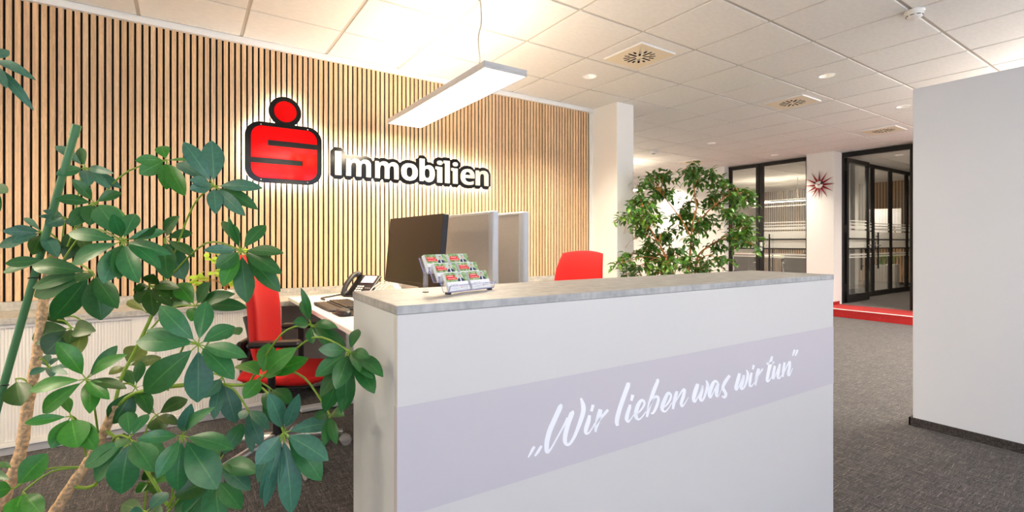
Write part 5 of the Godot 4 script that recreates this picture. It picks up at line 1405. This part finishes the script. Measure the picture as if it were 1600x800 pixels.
# ================================================================ small things
func build_details():
	build_cards()
	# sunburst clock on the pier
	var t = thing("wall_clock", "sunburst wall clock with red rays and white face on the white pier", "clock", V(XW, 2.22, -4.13), -PI / 2)
	# local +z stands off the wall (towards -x of the room)
	var s = st(); lathe(s, [Vector2(0, 0.0), Vector2(0.05, 0.0), Vector2(0.062, 0.02), Vector2(0.062, 0.038), Vector2(0.056, 0.042), Vector2(0.0, 0.042)], 32, Transform3D(Basis(Vector3.RIGHT, PI / 2), Vector3.ZERO)); part("face", s, M.white_plastic, t)
	for k in 12:
		var a = TAU * k / 12.0
		s = st()
		var xf = Transform3D(Basis(Vector3.BACK, a), V(0, 0, 0.02))
		var b = [V(-0.019, 0.055, 0), V(0, 0.055, 0.012), V(0.019, 0.055, 0), V(0, 0.055, -0.012)]
		for i in 4: tri_out(s, xf * b[i], xf * b[(i + 1) % 4], xf * V(0, 0.262, 0), xf * V(0, 0.1, 0))
		quad_out(s, xf * b[0], xf * b[1], xf * b[2], xf * b[3], xf * V(0, 0.1, 0))
		part("ray", s, M.clock_red, t)
	for h in [[1.05, 0.10, 0.010], [-1.15, 0.075, 0.016]]:
		s = st()
		box(s, V(0, h[1] * 0.4, 0), V(h[2] * 0.6, h[1], 0.003), 0.0, Transform3D(Basis(Vector3.BACK, h[0]), V(0, 0, 0.0445)))
		lathe(s, [Vector2(0, -0.002), Vector2(h[2] * 1.5, -0.002), Vector2(h[2] * 1.5, 0.002), Vector2(0, 0.002)], 16, Transform3D(Basis(Vector3.BACK, h[0]) * Basis(Vector3.RIGHT, PI / 2), Basis(Vector3.BACK, h[0]) * V(0, h[1] * 0.8, 0) + V(0, 0, 0.0447)))
		part("hand", s, M.black_plastic, t)
	s = st(); lathe(s, [Vector2(0.012, 0.0), Vector2(0.01, 0.004), Vector2(0, 0.005)], 16, Transform3D(Basis(Vector3.RIGHT, PI / 2), V(0, 0, 0.045))); part("hub", s, M.clock_red, t)
	# little lime plant on the worktop
	var p = thing("houseplant", "small lime-green twiggy plant in a pot on the grey worktop", "plant", V(0.24, 0.7807, -4.10))
	s = st(); lathe(s, [Vector2(0, 0.0), Vector2(0.045, 0.0), Vector2(0.06, 0.085), Vector2(0.055, 0.085), Vector2(0.05, 0.07), Vector2(0, 0.07)], 24); part("pot", s, M.planter_white, p)
	s = st()
	var r = RandomNumberGenerator.new(); r.seed = 5
	var tips = []
	for k in 13:
		var a = r.randf() * TAU
		var e = V(cos(a) * r.randf_range(0.05, 0.19), r.randf_range(0.10, 0.34), sin(a) * 0.10)
		tube(s, curve([V(0, 0.07, 0), V(e.x * 0.3, 0.10 + e.y * 0.3, e.z * 0.3), e], 4), 0.0022, 5)
		tips.append(e)
	part("twig", s, M.ficus_bark, p)
	for e in tips:
		for j in 8:
			var o = e + V(r.randf_range(-0.04, 0.04), r.randf_range(-0.035, 0.03), r.randf_range(-0.03, 0.03))
			var d = V(r.randf_range(-1, 1), r.randf_range(-0.6, 0.5), r.randf_range(-0.4, 0.8)).normalized()
			var ls = st(); leaf_blade(ls, o, o + d * 0.048, 0.034, V(0.2, 0.8, 0.7), 0.004, 0.1)
			part("leaf", ls, M.lime_leaf, p)
	# exit sign hanging from the ceiling behind the camera, and the phone socket
	var ex = thing("exit_sign", "green lit escape route sign with running figure and arrow hanging behind the camera", "sign", V(1.67, CEIL, 0.42))
	s = st(); slab(s, -0.20, 0.20, -0.28, -0.08, -0.002, 0.03, 0.004); part("housing", s, M.white_plastic, ex)
	s = st(); slab(s, -0.19, 0.19, -0.27, -0.09, -0.004, -0.0021); part("lit_panel", s, M.exit_green, ex)
	s = st()
	# arrow down (read from the front, which looks along -z)
	var fl = Transform3D(Basis(Vector3.UP, PI), V(0, -0.18, -0.0042))
	prism(s, PackedVector2Array([Vector2(0.075, 0.06), Vector2(0.075, -0.01), Vector2(0.045, -0.01), Vector2(0.09, -0.06), Vector2(0.135, -0.01), Vector2(0.105, -0.01), Vector2(0.105, 0.06)]), 0.0, 0.001, fl)
	part("arrow", s, M.exit_white, ex)
	s = st()
	prism(s, disc(-0.085, 0.052, 0.014, 16), 0.0, 0.001, fl)
	for l in [[-0.085, 0.035, -0.095, -0.01], [-0.095, -0.01, -0.065, -0.03], [-0.065, -0.03, -0.072, -0.062], [-0.095, -0.01, -0.125, -0.05], [-0.088, 0.03, -0.055, 0.008], [-0.088, 0.03, -0.122, 0.012]]:
		var a2 = Vector2(l[0], l[1])
		var b2 = Vector2(l[2], l[3])
		var nn = (b2 - a2).orthogonal().normalized() * 0.009
		prism(s, PackedVector2Array([a2 + nn, b2 + nn, b2 - nn, a2 - nn]), 0.0, 0.001, fl)
	part("running_figure", s, M.exit_white, ex)
	for x in [-0.12, 0.12]:
		s = st(); rod(s, V(x, -0.08, 0.014), V(x, 0, 0.014), 0.004); part("hanger", s, M.silver, ex)

func card_image(k: int) -> Image:
	# a soft green garden picture, red banner with small print, a person in a dark jacket, white lower half
	var im = Image.create(170, 110, false, Image.FORMAT_RGB8)
	var r = RandomNumberGenerator.new(); r.seed = 300 + k
	var nz = FastNoiseLite.new(); nz.seed = 90 + k; nz.frequency = 0.04
	for y in 110:
		for x in 170:
			var c = Color(0.97, 0.97, 0.98)
			if y < 56:
				var g = 0.5 + 0.5 * nz.get_noise_2d(x, y * 0.7)
				c = Color(0.30, 0.45, 0.20).lerp(Color(0.80, 0.88, 0.70), clampf(g * 1.3 - 0.1, 0, 1))
				if x > 84 and x < 138: c = c.lerp(Color(0.82, 0.85, 0.88), 0.7)
			im.set_pixel(x, y, c)
	# person
	for y in range(6, 56):
		for x in range(90, 150):
			var hd = Vector2((x - 116) / 9.0, (y - 21) / 11.0).length()
			var sh = Vector2((x - 116) / 30.0, (y - 58) / 24.0).length()
			if sh < 1.0: im.set_pixel(x, y, Color(0.90, 0.92, 0.95) if absf(x - 116) < (66 - y) * 0.0 + 5 else Color(0.14, 0.17, 0.30))
			if hd < 1.0: im.set_pixel(x, y, Color(0.28, 0.22, 0.18) if y < 15 else Color(0.86, 0.68, 0.58))
	for e in [[112, 20], [120, 20], [115, 27], [116, 27], [117, 27]]: im.set_pixel(e[0], e[1], Color(0.35, 0.2, 0.18))
	# banner
	im.fill_rect(Rect2i(8, 16, 66, 14), Color(0.90, 0.06, 0.10)); im.fill_rect(Rect2i(8, 30, 80, 13), Color(0.90, 0.06, 0.10))
	for l in [[16, 20, 48, 5], [16, 34, 60, 4]]:
		var x = l[0]
		while x < l[0] + l[2]:
			var w = r.randi_range(2, 6)
			im.fill_rect(Rect2i(x, l[1], w, l[3]), Color(1, 0.95, 0.95)); x += w + 2
	# small print
	for l in [[22, 72, 60, Color(0.3, 0.3, 0.34)], [22, 80, 110, Color(0.55, 0.55, 0.58)], [22, 96, 44, Color(0.55, 0.75, 0.85)], [108, 92, 44, Color(0.5, 0.5, 0.52)]]:
		var x = l[0]
		while x < l[0] + l[2]:
			var w = r.randi_range(2, 5)
			im.fill_rect(Rect2i(x, l[1], w, 2), l[3]); x += w + 1
	im.fill_rect(Rect2i(100, 88, 5, 9), Color(0.90, 0.10, 0.12))
	return im

func build_cards():
	var turn = 0.325
	var at = V(0.6175, 1.0803, -1.1165)
	var t = thing("card_holder", "clear acrylic three-tier business card holder standing on the grey countertop", "card holder", at, turn)
	t.scale = Vector3.ONE * 0.9
	var up = 0.025
	var back = 0.040
	var prof = []
	for k in 3:
		var z = -back * k
		var y = 0.006 + up * k
		prof.append_array([V(0, y + 0.018, z + 0.012), V(0, y, z + 0.006), V(0, y, z - 0.014), V(0, y + 0.042, z - 0.034)])
	var s = st()
	for i in prof.size() - 1:
		var a = prof[i]
		var b = prof[i + 1]
		if a.distance_to(b) < 0.008: continue
		quad(s, V(-0.096, a.y, a.z), V(0.096, a.y, a.z), V(0.096, b.y, b.z), V(-0.096, b.y, b.z))
	part("tier_sheet", s, M.acrylic, t)
	for x in [-0.096, 0.096]:
		s = st(); tube(s, prof, 0.0014, 6); var e = part("polished_edge", s, M.acrylic_edge, t); e.position.x = x
	s = st()
	for x in [-0.0965, 0.0, 0.0965]: quad(s, V(x, 0.008, 0.0), V(x, 0.008, -0.016), V(x, 0.030, -0.022), V(x, 0.024, 0.010))
	part("divider", s, M.acrylic, t)
	s = st(); rod(s, V(-0.096, 0.006, 0.006), V(0.096, 0.006, 0.006), 0.0016, 6); rod(s, V(-0.096, 0.024, 0.012), V(0.096, 0.024, 0.012), 0.0012, 6); part("polished_edge", s, M.acrylic_edge, t)
	for x in [-0.088, 0.088]:
		s = st(); box(s, V(x, 0.036, -0.095), V(0.012, 0.070, 0.012), 0.002); part("leg", s, M.acrylic, t)
		s = st(); box(s, V(x, 0.001, -0.095), V(0.013, 0.002, 0.013)); part("rubber_foot", s, M.black_plastic, t)
	for x in [-0.088, 0.088]:
		s = st(); box(s, V(x, 0.0025, -0.004), V(0.012, 0.005, 0.012)); part("rubber_foot", s, M.black_plastic, t)
	var basis = Basis(Vector3.UP, turn)
	var lean = Basis(Vector3.RIGHT, -0.45)
	var where = ["lowest tier, toward the free end of the counter", "lowest tier, toward the long side of the counter"]
	var lab = ["stack of photo business cards in the lowest tier, on the monitor's side", "stack of photo business cards in the lowest tier, on the privacy screen's side", "stack of business cards in the middle tier, on the monitor's side", "stack of business cards in the middle tier, on the privacy screen's side", "thick stack of business cards in the highest tier, on the monitor's side", "stack of business cards in the highest tier, on the privacy screen's side"]
	for k in 3:
		for q in 2:
			var i = k * 2 + q
			var thick = [0.009, 0.008, 0.010, 0.008, 0.013, 0.010][i]
			var o = at + basis * 0.9 * V(-0.047 + 0.094 * q, 0.0085 + up * k, 0.004 - back * k)
			var c = thing("business_card_stack", lab[i], "business cards", o, 0.0, "")
			c.basis = (basis * lean).scaled(Vector3.ONE * 0.9)
			var n = 6
			for j in n:
				var b = st()
				var dz = -thick * (j + 0.5) / n
				box(b, V([0.0, 0.0006, -0.0005, 0.0004, -0.0003, 0.0002][j], 0.0275 + [0.0, 0.0004, 0.0, 0.0007, 0.0003, 0.0][j], dz), V(0.0845, 0.055, thick / n - 0.0003))
				part("card", b, M.white_film, c)
			var f = st()
			var m = mat("card_print_%d" % i, Color.WHITE, 0.35); m.albedo_texture = tex(card_image(i))
			quad_uv(f, V(-0.042, 0.0003, 0.0003), V(0.042, 0.0003, 0.0003), V(0.042, 0.0547, 0.0003), V(-0.042, 0.0547, 0.0003), Vector2(0, 1), Vector2(1, 1), Vector2(1, 0), Vector2(0, 0))
			part("printed_face", f, m, c)
